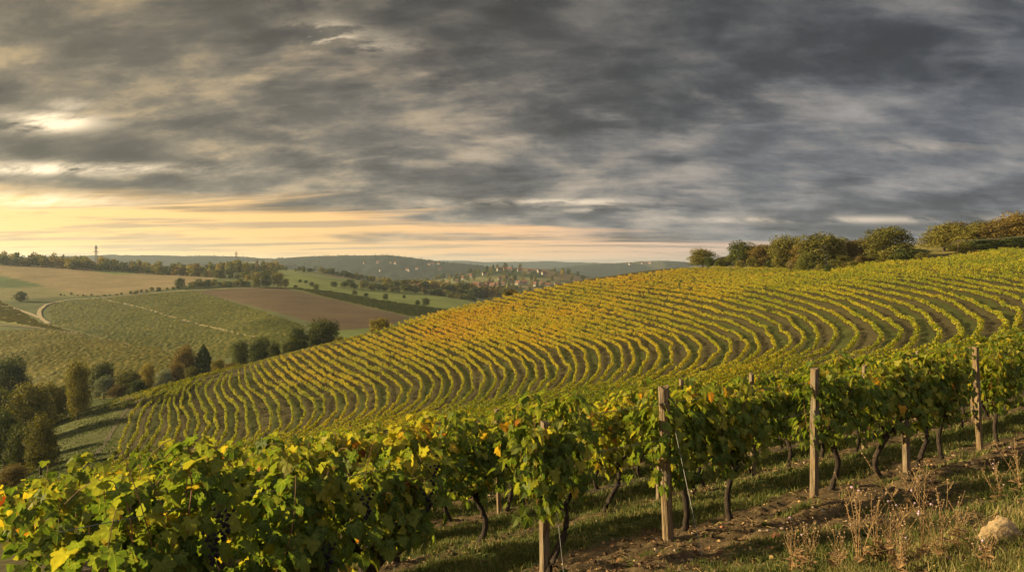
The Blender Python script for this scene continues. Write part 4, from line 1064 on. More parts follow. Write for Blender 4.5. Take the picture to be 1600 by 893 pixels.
hedge_line([(95, 461), (140, 463), (190, 461)], 12, 4, 'tiny scrub bush on the bank above the dirt road', 'scrub on the bank above the dirt road', ['olive', 'dark'])
hedge_line([(545, 449), (600, 454), (650, 457), (700, 464), (740, 470)], 34, 11, 'tree in the belt below the village', 'tree belt below the village', ['dark', 'green', 'green', 'olive', 'rust'])
hedge_line([(660, 452), (710, 458), (760, 466), (800, 466)], 30, 17, 'larger tree in the belt below the village', 'larger trees below the village', ['green', 'olive', 'yellow', 'dark', 'rust'])
hedge_line([(600, 447), (650, 449), (700, 452)], 16, 11, 'tree at the near edge of the village', 'trees at the near edge of the village', ['green', 'olive', 'yellow', 'rust'])
hedge_line([(463, 423), (490, 424), (520, 429), (545, 434), (570, 437), (600, 441)], 30, 8, 'tree of the row crossing the pale green hill', 'tree row on the pale green hill', ['dark', 'green', 'olive'])
hedge_line([(400, 424), (446, 422)], 8, 6, 'small tree on the skyline of the green hill', 'small trees on the green hill skyline', ['dark', 'green'])
hedge_line([(0, 413.5), (60, 416), (160, 422), (250, 428.5), (345, 434)], 46, 13, 'tree at the near edge of the wood above the brown field', 'trees along the edge of the wood', ['dark', 'green', 'olive', 'green', 'rust', 'yellow'])
hedge_line([(345, 435), (400, 433), (430, 428)], 14, 9, 'tree in the valley behind the brown field tip', 'trees behind the brown field tip', ['green', 'olive', 'yellow', 'dark'])
# the wood behind its edge, and the village hill woods: masses
def wood(name, label, spots, pals, hmin, hmax, con=.1):
    mb = MB(); mats = [M_TREE[p] for p in pals]
    for X, Y in spots:
        Z = float(zt(np.array([X]), np.array([Y]))[0]); H = rnd(1, hmin, hmax)[0]; W = H * rnd(1, .5, .8)[0]
        me = SCON if rng.random() < con else SML[rng.integers(4)]
        key = me.name
        if key not in _cache:
            v = np.empty(len(me.vertices) * 3, np.float32); me.vertices.foreach_get('co', v)
            f = np.empty(len(me.loops), np.int32); me.loops.foreach_get('vertex_index', f)
            vv = np.empty(len(me.polygons), np.float32); me.attributes['v'].data.foreach_get('value', vv); _cache[key] = (v.reshape(-1, 3), f.reshape(-1, 4), vv)
        v, f, vv = _cache[key]
        mb.add(v * np.array([W * (1.6 if me is SCON else 1.15), W * (1.6 if me is SCON else 1.15), H]) + np.array([X, Y, Z - .4]), f, int(rng.integers(len(pals))), vv + rng.normal(0, .12))
    tag(mb.build(name, mats), label, 'wood', kind='stuff')
_cache = {}
sp = []
for i in range(420):
    px = rnd(1, -150, 440)[0]; base = float(np.interp(px, [-150, 0, 160, 345, 440], [955, 960, 965, 960, 1120])); d = base + rnd(1, 8, 190)[0]
    sp.append(((px - CX) / F * d, d))
wood('forest', 'mixed wood stretching along the skyline above the brown field', sp, ['dark', 'green', 'olive', 'rust', 'yellow'], 10, 19, .22)
sp = []
for i in range(520):
    px = rnd(1, 590, 960)[0]; d = rnd(1, 1250, 2150)[0]
    X = (px - CX) / F * d
    if vnoise(np.array([X / 70]), np.array([d / 140]), 77)[0] > .42: sp.append((X, d))
wood('village_wood', 'scattered woodland and gardens over the village hill', sp, ['dark', 'green', 'olive', 'yellow'], 7, 15, .05)
sp = []
for i in range(2200):
    px = rnd(1, 300, 1090)[0]; d = rnd(1, 2350, 4700)[0]; sp.append(((px - CX) / F * d, d))
wood('hill_wood', 'wooded slopes of the distant hills', sp, ['dark', 'green'], 4, 7, .0)
sp = []
for i in range(70):
    px = rnd(1, 800, 880)[0]; d = rnd(1, 700, 1000)[0]; sp.append(((px - CX) / F * d, d))
wood('valley_wood', 'trees in the valley showing over the yellow vineyard crest', sp, ['olive', 'green', 'rust'], 16, 26, 0)

# ------------------------------------------------------------------ village
def house_parts():
    mb = MB(); box(mb, (0, 0, .3), (1.0, .7, .6)); mb.add([(-.5, -.35, .6), (-.5, .35, .6), (-.5, 0, .92), (.5, -.35, .6), (.5, .35, .6), (.5, 0, .92)], [[0, 2, 1], [3, 4, 5]])
    w = mb.mesh('house_wall', [M_WALL])
    mb = MB()
    for s in (-1, 1):
        V = np.array([(-.55, s * .42, .545), (.55, s * .42, .545), (.55, 0, .945), (-.55, 0, .945)]); V2 = V + [0, 0, .05]
        mb.add(np.vstack([V, V2]), [[0, 1, 2, 3], [4, 7, 6, 5], [0, 4, 5, 1], [1, 5, 6, 2], [2, 6, 7, 3], [3, 7, 4, 0]])
    box(mb, (.22, .14, .93), (.09, .09, .22)); r = mb.mesh('house_roof', [M_ROOF])
    mb = MB()
    for x in (-.3, 0, .3): box(mb, (x, -.352, .34), (.12, .012, .17))
    return w, r, mb.mesh('house_window', [M_WINDOW])
HW, HR, HWI = house_parts()
def house(px, py, size, label, group, dmin=900):
    size *= .72 if dmin < 1000 else 1
    h = hit(px, py, 0, dmin)
    if not h: return
    t = empty('house', (h[0], h[1], h[2] - .3), rng.normal(0, .5), label, 'house', group); t.scale = (size, size, size * .85)
    link('wall', HW, t); link('roof', HR, t); link('windows', HWI, t)['kind'] = 'stuff'
for px, py, s in [(738, 452, 15), (745, 449, 17), (752, 447, 16), (758, 450, 18), (764, 446, 16), (770, 449, 17), (749, 453, 14), (776, 447, 15), (731, 450, 14), (742, 446, 14)]:
    house(px, py, s, 'red-roofed house in the village centre cluster', 'red-roofed houses at the village centre')
for px, py, s in [(648, 452, 14), (655, 450, 13), (662, 453, 14), (690, 446, 12), (700, 444, 12), (715, 441, 12), (672, 447, 13), (685, 450, 12)]:
    house(px, py, s, 'pale house among trees left of the village centre', 'pale houses left of the village centre')
for px, py, s in [(782, 437, 15), (790, 436, 15), (800, 441, 16), (810, 445, 16), (820, 444, 16), (835, 447, 17), (848, 446, 16), (856, 448, 16), (786, 446, 14), (870, 447, 16)]:
    house(px, py, s, 'white house on the right flank of the village hill', 'white houses right of the village centre')
for px, py, s in [(780, 423, 15), (790, 422, 15), (797, 423, 15), (812, 424, 15), (828, 425, 15), (842, 426, 15), (757, 430, 14), (735, 433, 14), (722, 436, 14), (850, 429, 15)]:
    house(px, py, s, 'tiny pale house high on the village hill', 'tiny houses high on the village hill')
for i in range(13):
    house(rnd(1, 560, 690)[0], rnd(1, 411, 424)[0], rnd(1, 9, 13)[0], 'tiny pale house on the flank of the long distant hill', 'tiny houses on the distant hill', 2300)
for px, py in [(1010, 412), (1016, 412.5), (1005, 413), (985, 414)]:
    house(px, py, 18, 'tiny pale house on the blue hill at the right', 'tiny houses on the blue hill', 3500)

# ------------------------------------------------------------------ pylons, wire post
def pylon(px, ytop, d, label):
    X, Y, Z = at(px, d); H = (HY - ytop) / F * d - Z
    t = empty('lattice_pylon', (X, Y, Z), .35, label, 'pylon', 'electricity pylons on the left skyline')
    mb = MB(); w0, w1 = 1.9, .6
    def c(s, k, h): w = w0 + (w1 - w0) * min(1, h / (H * .8)); return np.array([s * w, k * w, h])
    for sx in (-1, 1):
        for sy in (-1, 1): bar(mb, c(sx, sy, -1), c(sx, sy, H), .34)
    lev = np.linspace(0, H, 7)
    for a, b in zip(lev[:-1], lev[1:]):
        for (p, q) in (((-1, -1), (1, -1)), ((1, -1), (1, 1)), ((1, 1), (-1, 1)), ((-1, 1), (-1, -1))):
            bar(mb, c(*p, a), c(*q, b), .18); bar(mb, c(*q, a), c(*p, b), .18); bar(mb, c(*p, b), c(*q, b), .16)
    mb.build('tower', [M_STEEL], t)
    for h, L in ((H * .74, 3.2), (H * .90, 2.2)):
        mb = MB()
        for sy in (-.5, .5):
            bar(mb, (-L, 0, h), (L, 0, h), .30); bar(mb, (0, sy, h + 1.6), (L, 0, h), .2); bar(mb, (0, sy, h + 1.6), (-L, 0, h), .2)
        for x in (-L, L, -L * .6, L * .6): bar(mb, (x, 0, h), (x, 0, h - 1.4), .22)
        mb.build('cross_arm', [M_STEEL], t)
pylon(150, 383, 945, 'taller lattice pylon standing at the edge of the brown field')
pylon(369, 392.5, 1060, 'smaller lattice pylon rising out of the wood to the right')
X, Y, Z = at(1497, 236)
t = empty('wire_post', (X, Y, Z), 0, 'thin pale post carrying a wire below the hilltop trees', 'post')
mb = MB(); tube(mb, [(0, 0, -.5), (0, 0, 4.3)], [.13, .10], 8); mb.build('pole', [M_POST], t)
mb = MB(); box(mb, (0, 0, 4.1), (.9, .12, .12)); mb.build('crosspiece', [M_POST], t)
def sag(a, b, s, n=12):
    u = np.linspace(0, 1, n)[:, None]; P = np.array(a) * (1 - u) + np.array(b) * u; P[:, 2] -= s * 4 * (u * (1 - u))[:, 0]; return P
e1 = at(1640, 225); wire('overhead_wire', sag((X, Y, Z + 4.2), (e1[0], e1[1], e1[2] + 4.5), .5), .05, 'wire running from the thin hilltop post to the right edge')
e2 = at(1420, 242); wire('overhead_wire', sag((X, Y, Z + 4.2), (e2[0], e2[1], e2[2] + .6), .6), .04, 'wire running from the thin hilltop post down to the left')

# ------------------------------------------------------------------ near ground cover
def grass_patch():
    mb = MB()
    N = 1600000
    # scattered by solid angle so that near ground gets the most
    u = rnd(N, -.75, .75); Y = 2.6 / (1 - rng.random(N) * .885); X = u * Y
    g, p = grassy(X, Y); cl = fbm(X * 5, Y * 5, 61, 2)
    keep = (rng.random(N) < g * np.clip(cl * 2.6 - .55, .05, 1)) & (X > -4.6) & (X < 14.6) & (Y > 2.6) & (Y < 22.5)
    keep &= rng.random(N) < np.clip(Y / 6.5, .12, 1)
    X, Y, p = X[keep], Y[keep], p[keep]; n = len(X); Z = znear(X, Y)
    h = rnd(n, .03, .095) * (1 + .45 * (p < 3.6)) * np.clip(.7 + Y * .03, .7, 1.3); th = rng.random(n) * 6.28; lean = rng.normal(0, .45, (n, 2)) * h[:, None]
    w = rnd(n, .0025, .005) * np.clip(Y / 7, 1, 2.5); c, s = np.cos(th) * w, np.sin(th) * w
    a = np.stack([X - c, Y - s, Z - .01], 1); b = np.stack([X + c, Y + s, Z - .01], 1)
    m1 = np.stack([X + c * .7 + lean[:, 0] * .4, Y + s * .7 + lean[:, 1] * .4, Z + h * .6], 1); m0 = np.stack([X - c * .7 + lean[:, 0] * .4, Y - s * .7 + lean[:, 1] * .4, Z + h * .6], 1)
    t = np.stack([X + lean[:, 0], Y + lean[:, 1], Z + h * .95], 1)
    V = np.stack([a, b, m1, m0, t], 1).reshape(-1, 3); off = (np.arange(n) * 5)[:, None]
    v = np.clip(rng.normal(.50, .22, n) + .2 * (p < 3.4), 0, 1)
    mb.add(V, np.array([[0, 1, 2, 3]]) + off, 0, v, 0); b0 = mb.n - len(V)
    mb.F.append((np.array([[3, 2, 4]]) + off + b0, np.zeros(n), v, np.zeros(n)))
    print('grass blades', n)
    tag(mb.build('grass', [M_GRASS]), 'short grass and weeds between the vine rows', 'grass', kind='stuff')
grass_patch()
def meadow_tussocks():
    mb = MB(); N = 60000
    px = rnd(N, -120, 235); d = np.exp(rnd(N, math.log(75), math.log(225))); X = (px - CX) / F * d; Z = zt(X, d); py = HY - F * Z / d
    k = inpoly(px, py, [(-300, 900), (0, 775), (172, 730), (186, 688), (198, 650), (214, 626), (150, 622), (100, 615), (-300, 690)])
    k &= rng.random(N) < np.clip(fbm(X / 5, d / 5, 44, 3) * 2.2 - .45, .03, 1)
    X, d, Z = X[k], d[k], Z[k]; n = len(X)
    put_leaves(mb, np.stack([X, d, Z + .02], 1), np.stack([rng.normal(0, .35, n), rng.normal(0, .35, n), np.ones(n)], 1), np.stack([rng.normal(0, 1, n), -np.ones(n), rnd(n, 0, .6)], 1), rnd(n, .12, .30), 3, np.clip(rng.normal(.36, .12, n), 0, 1), np.zeros(n))
    tag(mb.build('meadow_grass', [M_GRASS]), 'rough grass tussocks on the meadow at the lower left', 'grass', kind='stuff')
meadow_tussocks()
def weeds_flat():
    # broad-leaved rosettes: part of the ground cover
    mb = MB(); N = 2600
    u = rnd(N, -.7, .75); Y = 2.8 / (1 - rng.random(N) * .86); X = u * Y; g, p = grassy(X, Y); k = rng.random(N) < (.12 + g * .6); X, Y = X[k], Y[k]; k = (X > -4.5) & (X < 14.5) & (Y < 22); X, Y = X[k], Y[k]
    m = 6; n = len(X) * m; Xr = np.repeat(X, m) + rng.normal(0, .015, n); Yr = np.repeat(Y, m) + rng.normal(0, .015, n); Z = znear(Xr, Yr) + .012
    th = rng.random(n) * 6.28
    put_leaves(mb, np.stack([Xr, Yr, Z], 1), np.stack([np.cos(th), np.sin(th), rnd(n, .1, .8)], 1), np.stack([-np.cos(th) * .4, -np.sin(th) * .4, np.ones(n)], 1), rnd(n, .03, .075), 2, np.clip(rng.normal(.25, .15, n), 0, 1), np.zeros(n))
    tag(mb.build('ground_weeds', [M_GRASS]), 'low broad-leaved weeds scattered over soil and grass', 'weeds', kind='stuff')
weeds_flat()
def litter():
    mb = MB(); N = 16000
    u = rnd(N, -.7, .75); Y = 2.8 / (1 - rng.random(N) * .86); X = u * Y; k = (X > -4.5) & (X < 14.5) & (Y < 22); X, Y = X[k], Y[k]; n = len(X); Z = znear(X, Y) + .012
    th = rng.random(n) * 6.28
    put_leaves(mb, np.stack([X, Y, Z], 1), np.stack([np.cos(th), np.sin(th), rng.normal(0, .3, n)], 1), np.stack([rng.normal(0, .4, n), rng.normal(0, .4, n), np.ones(n)], 1), rnd(n, .012, .042), 2, rng.random(n) ** 1.5, np.zeros(n))
    # straw and twigs
    m = 2600; u = rnd(m, -.2, .75); Y = 4 / (1 - rng.random(m) * .75); X = u * Y; k = (X < 14) & (Y < 20); X, Y = X[k], Y[k]
    for x, y in zip(X, Y):
        a = rng.random() * 6.28; L = rnd(1, .05, .2)[0]; q = np.array([[x, y], [x + math.cos(a) * L * .5, y + math.sin(a) * L * .5], [x + math.cos(a + .2) * L, y + math.sin(a + .2) * L]])
        tube(mb, np.column_stack([q, znear(q[:, 0], q[:, 1]) + [.01, .02, .008]]), .002 * max(1, y / 7), 3, 0, rnd(1, .3, 1)[0], cap=False)
    tag(mb.build('fallen_leaves', [M_LITTER]), 'fallen vine leaves and straw littering the soil', 'leaf litter', kind='stuff')
litter()
def clods():
    mb = MB(); N = 26000
    u = rnd(N, -.45, .75); Y = 3.2 / (1 - rng.random(N) * .82); X = u * Y; g, p = grassy(X, Y)
    k = (rng.random(N) < (1 - g) * .8 + .03) & (X > -4.3) & (X < 14.3) & (Y < 20); X, Y = X[k], Y[k]; n = len(X); Z = znear(X, Y)
    r_ = .006 + .022 * rng.random(n) ** 3 * np.clip(Y / 6, .7, 2)
    D = np.array([[1, 0, 0], [.2, 1, 0], [-1, .1, 0], [0, -1, .1], [.1, .1, .75], [0, 0, -.7]])
    V = np.stack([X, Y, Z + r_ * .3], 1)[:, None] + D[None] * (r_[:, None, None] * rng.uniform(.6, 1.3, (n, 6, 1)))
    th = rng.random(n) * 6.28; c, s_ = np.cos(th)[:, None], np.sin(th)[:, None]; q = V - np.stack([X, Y, Z], 1)[:, None]
    V[..., 0] = X[:, None] + q[..., 0] * c - q[..., 1] * s_; V[..., 1] = Y[:, None] + q[..., 0] * s_ + q[..., 1] * c
    Ft = np.array([[0, 1, 4], [1, 2, 4], [2, 3, 4], [3, 0, 4], [1, 0, 5], [2, 1, 5], [3, 2, 5], [0, 3, 5]])
    mb.add(V.reshape(-1, 3), (Ft[None] + (np.arange(n) * 6)[:, None, None]).reshape(-1, 3), 0, np.repeat(rng.random(n), 8), 0)
    m, nt = newmat('soil_crumb')
    cc = ramp(nt, attr(nt, 'v'), [(0, (.035, .022, .012)), (.6, (.095, .06, .032)), (.9, (.15, .10, .055)), (1, (.30, .23, .15))])
    finish(nt, nd(nt, 'ShaderNodeBsdfPrincipled', {'Base Color': cc, 'Roughness': .95, 'Specular IOR Level': .1}).outputs[0])
    tag(mb.build('soil_gravel', [m]), 'crumbs of earth and small stones on the bare soil', 'gravel', kind='stuff')
clods()
def stone_mesh(seed, n=3, flat=.6, ang=.35):
    import bmesh
    bm = bmesh.new(); bmesh.ops.create_icosphere(bm, subdivisions=n, radius=1)
    r = np.random.default_rng(seed); planes = unit(r.normal(0, 1, (11, 3))); off = r.uniform(.55, .9, 11)
    for v in bm.verts:
        p = np.array(v.co)
        for q, o in zip(planes, off):
            e = p @ q - o
            if e > 0: p = p - q * e * .92
        p = p + unit(p) * (vnoise(np.array([p[0] * 4 + seed]), np.array([p[1] * 4 + p[2] * 5]), 2)[0] - .5) * .12
        v.co = p * np.array([1, .8, flat])
    me = bpy.data.meshes.new('stone'); bm.to_mesh(me); bm.free(); return me
def rock_mesh():
    import bmesh
    bm = bmesh.new()
    for p in [(-1.0, -.35, -.35), (-.75, -.6, -.4), (.2, -.75, -.4), (.95, -.45, -.4), (1.05, .2, -.35), (.5, .7, -.4), (-.6, .6, -.4), (-.95, .2, -.3), (-.98, -.2, -.1), (-.30, -.35, .62), (-.08, .1, .92), (.28, .0, .86), (.62, -.15, .58), (.88, -.25, .15), (.55, .4, .5), (-.5, .3, .4), (.1, -.55, .42), (-.55, -.5, .12)]: bm.verts.new(p)
    bmesh.ops.convex_hull(bm, input=bm.verts)
    bmesh.ops.triangulate(bm, faces=bm.faces)
    bmesh.ops.subdivide_edges(bm, edges=bm.edges, cuts=5, use_grid_fill=True)
    bmesh.ops.triangulate(bm, faces=bm.faces)
    bm.normal_update()
    for v in bm.verts:
        c = v.co; n1 = vnoise(np.array([c.x * 3 + c.z * 2]), np.array([c.y * 3 + c.z * 3.1]), 4)[0]; n2 = vnoise(np.array([c.x * 8 + c.z * 5]), np.array([c.y * 8 + c.z * 7]), 6)[0]
        v.co = c + v.normal * ((n1 - .5) * .16 + (n2 - .5) * .07)
    me = bpy.data.meshes.new('boulder'); bm.to_mesh(me); bm.free(); return me
rock_me = rock_mesh(); rock_me.materials.append(M_STONE)
h = hit(1563, 846)
o = tag(link('boulder', rock_me), 'big pale angular limestone rock in the bottom right corner', 'rock'); o.location = (h[0], h[1], h[2] + .04); o.scale = (.20, .2, .185); o.rotation_euler = (.0, .0, -.35)
SM = [stone_mesh(20 + i, 2) for i in range(4)]
for m_ in SM: m_.materials.append(M_PEBBLE)
SC = [stone_mesh(30 + i, 2, .7) for i in range(2)]
for m_ in SC: m_.materials.append(M_CLAY)
for px, py, sz, clay, lab in [(970, 879, .085, 1, 'largest brick-red clod lying at the bottom centre'), (957, 858, .035, 1, 'small reddish clod above the large brick-red clod'),
    (1026, 842, .045, 0, 'pale stone at the left foot of the thick weathered post'), (1025, 858, .05, 0, 'pale flat stone below the stone at the thick post'),
    (1064, 850, .035, 0, 'pale stone right of the thick weathered post'), (1088, 860, .04, 1, 'reddish stone by the guy wire end'), (1080, 873, .04, 0, 'pale stone below the reddish stone'),
    (1125, 865, .04, 1, 'reddish flat stone right of the guy wire'), (1128, 825, .04, 1, 'brown stone below the bent forked trunk'), (1163, 848, .04, 0, 'pale stone on soil right of the bent trunk'),
    (1188, 833, .045, 0, 'upper pale stone near the bent trunk'), (1172, 851, .035, 0, 'small grey stone beside the pale one'), (1213, 841, .075, 1, 'brown rounded stone left of the dry weeds'),
    (1210, 822, .05, 0, 'pale stone above the brown rounded stone'), (1222, 829, .04, 0, 'small pale stone right above the brown stone'), (1285, 801, .04, 0, 'pale stone on soil below the tall tan post'),
    (1270, 795, .03, 0, 'tiny stone left below the tall tan post'), (1443, 688, .07, 0, 'pale stone between short post and slim post'), (1452, 722, .06, 1, 'brown stone right of the short post base'),
    (1518, 723, .06, 0, 'flat pale stone below the slim post'), (1118, 895, .05, 0, 'grey stone cut by the bottom edge')]:
    h = hit(px, py)
    if not h: continue
    o = link('stone', (SC[rng.integers(2)] if clay else SM[rng.integers(4)])); tag(o, lab, 'stone', 'stones on the vineyard soil')
    z = float(znear(np.array([h[0]]), np.array([h[1]]))[0]); s = sz * .75; o.location = (h[0], h[1], z + s * .25); o.scale = (s, s, s); o.rotation_euler = (rng.normal(0, .2), rng.normal(0, .2), rng.random() * 6.28)
# dry flowering weeds in the bottom right corner
def ball(mb, c, r, mat):
    th = np.linspace(0, 2 * math.pi, 6, endpoint=False); c = np.asarray(c)
    V = [c + [0, 0, r * .9], c - [0, 0, r]] + [c + r * np.array([math.cos(a), math.sin(a), .25]) * rng.uniform(.8, 1.15) for a in th]
    mb.add(V, [[0, 2 + k, 2 + (k + 1) % 6] for k in range(6)] + [[1, 2 + (k + 1) % 6, 2 + k] for k in range(6)], mat)
def weed(px, py, hgt, nst, bloom, label):
    h = hit(px, py) if py < 893 else None
    if h is None:
        h = hit(px, py)
    z = float(znear(np.array([h[0]]), np.array([h[1]]))[0])
    t = empty('dry_weed', (h[0], h[1], z - .01), rng.random() * 6.28, label, 'weed', 'dry weeds in the bottom right corner')
    st = MB()
    for i in range(nst):
        a = rng.random() * 6.28; ln = rng.normal(0, .22); k = 7; u = np.linspace(0, 1, k); H = hgt * rnd(1, .6, 1.05)[0]
        x = math.cos(a) * (.02 + ln * H * u ** 1.5); y = math.sin(a) * (.02 + ln * H * u ** 1.5); P = np.stack([x + .01 * np.sin(u * 6), y, H * u], 1)
        tube(st, P, np.linspace(.0032, .0016, k), 4, cap=False)
        for j in range(rng.integers(3, 7)):
            b = rnd(1, .35, .95)[0]; q = np.array([np.interp(b, u, P[:, c]) for c in range(3)]); aa = rng.random() * 6.28; L = rnd(1, .05, .15)[0]
            e = q + [math.cos(aa) * L * .6, math.sin(aa) * L * .6, L * .9]; tube(st, [q, (q + e) / 2 + [0, 0, -.008], e], [.0018, .0015, .0012], 3, cap=False)
            if rng.random() < bloom * .09:
                fl = MB(); ball(fl, e, rnd(1, .010, .015)[0], 0); fl.build('flower_head', [M_PETAL], t)
            else: ball(st, e, rnd(1, .004, .009)[0], 1)
            for w in range(3): ball(st, q + rng.normal(0, .012, 3), rnd(1, .003, .006)[0], 1)
        ball(st, P[-1], rnd(1, .006, .011)[0], 1)
    # dry basal leaves
    n = 14; th = rng.random(n) * 6.28
    put_leaves(st, np.stack([np.cos(th) * .02, np.sin(th) * .02, rnd(n, .01, .2)], 1), np.stack([np.cos(th), np.sin(th), rnd(n, -.2, .9)], 1), np.stack([-np.cos(th), -np.sin(th), np.ones(n)], 1), rnd(n, .04, .09), 2, np.full(n, .5), np.zeros(n))
    st.build('stem', [M_STALK, M_SEED], t)
WEEDK = 1.22
for a in [(1346, 884, .62, 7, .9, 'tall dry weed with mauve heads, left of the weed clump'), (1366, 880, .50, 5, .3, 'dry weed with brown heads beside the tall mauve one'),
          (1392, 880, .44, 5, .8, 'slender weed with pale heads in the weed clump'), (1440, 872, .66, 6, .8, 'tallest arching weed at the centre of the weed clump'),
          (1472, 878, .60, 5, .5, 'tall straight reddish weed right of the arching one'), (1262, 900, .36, 6, .2, 'low brown branching weed at the left end of the clump'),
          (1240, 893, .30, 4, .3, 'thin low weed left of the brown branching one'), (1310, 896, .32, 5, .8, 'short weed with a mauve head at the bottom edge'),
          (1420, 800, .45, 3, .7, 'thin weed with pale head up by the grass strip'), (1455, 790, .42, 3, .9, 'thin weed with light heads on the dark grass strip'),
          (1500, 860, .34, 5, .3, 'low dry weed left of the pale rock'), (1590, 770, .55, 5, .5, 'tall dry weed at the right edge above the rock'),
          (1560, 780, .40, 4, .8, 'weed with pale heads left of the right-edge weed'), (1540, 890, .25, 5, .2, 'low straw tuft below the pale rock'), (1410, 897, .4, 6, .5, 'dense dry weed at the bottom edge centre of the clump')]:
    a = list(a); a[2] *= WEEDK; weed(*a)

# ------------------------------------------------------------------ haze
mb = MB(); box(mb, (0, 6300, 10), (30000, 13400, 300)); o = mb.build('haze', []); tag(o, 'thin evening haze over the valley', 'haze', kind='stuff')
m, nt = newmat('evening_haze')
v = nd(nt, 'ShaderNodeVolumePrincipled', {'Color': (.70, .84, 1.0, 1), 'Density': .000065, 'Anisotropy': .35})
nd(nt, 'ShaderNodeOutputMaterial', {'Volume': v.outputs[0]}); o.data.materials.append(m)

# ------------------------------------------------------------------ sky
def build_world():
    w = bpy.data.worlds.new('World'); S.world = w; w.use_nodes = True; nt = w.node_tree; nt.nodes.clear()
    g = nd(nt, 'ShaderNodeTexCoord').outputs['Generated']; sp = nd(nt, 'ShaderNodeSeparateXYZ', {0: g}); x, y, z = sp.outputs
    M = lambda op, a, b=None, c=None, cl=False: mth(nt, op, a, b, c, cl)
    zc = M('MAXIMUM', z, 0.0)
    left = M('ADD', M('MULTIPLY', x, math.sin(SUN_AZ)), M('MULTIPLY', y, math.cos(SUN_AZ)))      # 1 towards the sun, -1 away
    lf = nd(nt, 'ShaderNodeMapRange', {'Value': left, 'From Min': -.5, 'From Max': .75}); lf.interpolation_type = 'SMOOTHSTEP'; lf = lf.outputs[0]
    def proj(off):
        inv = M('DIVIDE', 1.0, M('ADD', zc, off))
        return nd(nt, 'ShaderNodeCombineXYZ', {0: M('MULTIPLY', x, inv), 1: M('MULTIPLY', y, inv), 2: 0.0}).outputs[0]
    P = proj(.22); PL = proj(.06)
    def cn(scale, detail, rough, loc, rot, sc, dist=0.0, base=None):
        mp = nd(nt, 'ShaderNodeMapping', {'Vector': base or P, 'Location': loc, 'Rotation': (0, 0, rot), 'Scale': sc}).outputs[0]
        return noise(nt, scale, detail, rough, mp, dist)
    big = cn(.95, 5, .52, (3.1, 1.7, 0), .35, (1, 1.2, 1), .25)
    mid = cn(2.6, 10, .60, (7.7, 2.2, 3), .45, (.65, 1.3, 1), .3)
    mid2 = cn(2.6, 10, .60, (7.64, 2.17, 3), .45, (.65, 1.3, 1), .3)
    strk = cn(3.2, 9, .62, (1.3, 9.1, 5), -.35, (.26, 1.5, 1), .3)
    P2 = proj(.42)
    lump = cn(5.2, 9, .60, (1.7, 5.2, 2), .4, (.70, 1.1, 1), .2, P2); lump2 = cn(5.2, 9, .60, (1.63, 5.16, 2), .4, (.70, 1.1, 1), .2, P2)
    relief = M('ADD', M('MULTIPLY', M('SUBTRACT', mid, mid2), .5), M('MULTIPLY', M('SUBTRACT', lump, lump2), 1.0))
    n = M('ADD', M('ADD', M('MULTIPLY', big, .62), M('MULTIPLY', mid, .18)), M('ADD', M('MULTIPLY', strk, .08), M('MULTIPLY', lump, .12)))
    fm = nd(nt, 'ShaderNodeMapRange', {'Value': n, 'From Min': .53, 'From Max': .455}); fm.interpolation_type = 'SMOOTHSTEP'; fm = fm.outputs[0]
    bk = M('ADD', M('ADD', M('MULTIPLY', strk, .40), M('ADD', M('MULTIPLY', mid, .30), M('MULTIPLY', lump, .30))), M('MULTIPLY', relief, .7))
    fr = M('ADD', M('ADD', M('MULTIPLY', mid, .35), M('ADD', M('MULTIPLY', big, .35), M('MULTIPLY', lump, .30))), M('MULTIPLY', relief, .9))
    def two(b0, b1, b2, f0, f1, f2):
        return mixc(nt, M('MULTIPLY', fm, .9), ramp(nt, bk, [(.30, tuple(q * .8 for q in b0)), (.40, b0), (.50, b1), (.64, b2), (.85, tuple(q * 1.5 for q in b2))]), ramp(nt, fr, [(.24, tuple(q * .8 for q in f0)), (.37, f0), (.50, f1), (.63, f2), (.80, tuple(q * 1.4 for q in f2))]))
    grey = two((.088, .097, .116), (.130, .137, .152), (.215, .208, .208), (.048, .054, .066), (.076, .083, .097), (.120, .124, .134))
    warm = two((.150, .130, .100), (.230, .190, .132), (.46, .34, .19), (.086, .078, .066), (.125, .110, .087), (.190, .160, .115))
    lw = M('MULTIPLY', lf, 1.0, None, True)
    cloud = mixc(nt, lw, grey, warm)
    # darker overhead, thinner towards the horizon
    el = nd(nt, 'ShaderNodeMapRange', {'Value': zc, 'From Min': .06, 'From Max': .40, 'To Min': 1.25, 'To Max': .70}).outputs[0]
    cloud = mixc(nt, 1.0, cloud, nd(nt, 'ShaderNodeCombineColor', {0: el, 1: el, 2: el}).outputs[0], 'MULTIPLY')
    # low band of open evening sky
    gold = ramp(nt, M('ADD', M('MULTIPLY', left, .5), .5), [(.26, (.56, .44, .38)), (.40, (.80, .52, .36)), (.52, (.98, .58, .28)), (.66, (1.08, .64, .23)), (.82, (1.28, .80, .28))])
    sky = nd(nt, 'ShaderNodeTexSky'); sky.sky_type = 'NISHITA'; sky.sun_disc = False; sky.sun_elevation = SUN_EL; sky.sun_rotation = SUN_AZ; sky.dust_density = 3
    skyc = mixc(nt, 1.0, sky.outputs[0], (.05, .05, .05), 'MULTIPLY')
    open_ = mixc(nt, .92, skyc, gold)
    hn = cn(.55, 8, .60, (4, 4, 8), .15, (.30, .75, 1), .4, PL)
    band = M('SUBTRACT', M('ADD', M('ADD', zc, M('MULTIPLY', M('SUBTRACT', hn, .5), .22)), M('MULTIPLY', left, -.034)), .0)
    bm = nd(nt, 'ShaderNodeMapRange', {'Value': band, 'From Min': .074, 'From Max': .040, 'To Min': 0.0, 'To Max': 1.0}); bm.interpolation_type = 'SMOOTHSTEP'
    mask = bm.outputs[0]; brk = None
    fineb = cn(9.0, 8, .66, (2.3, 4.4, 1), .3, (.6, 1.2, 1), .3, P2)
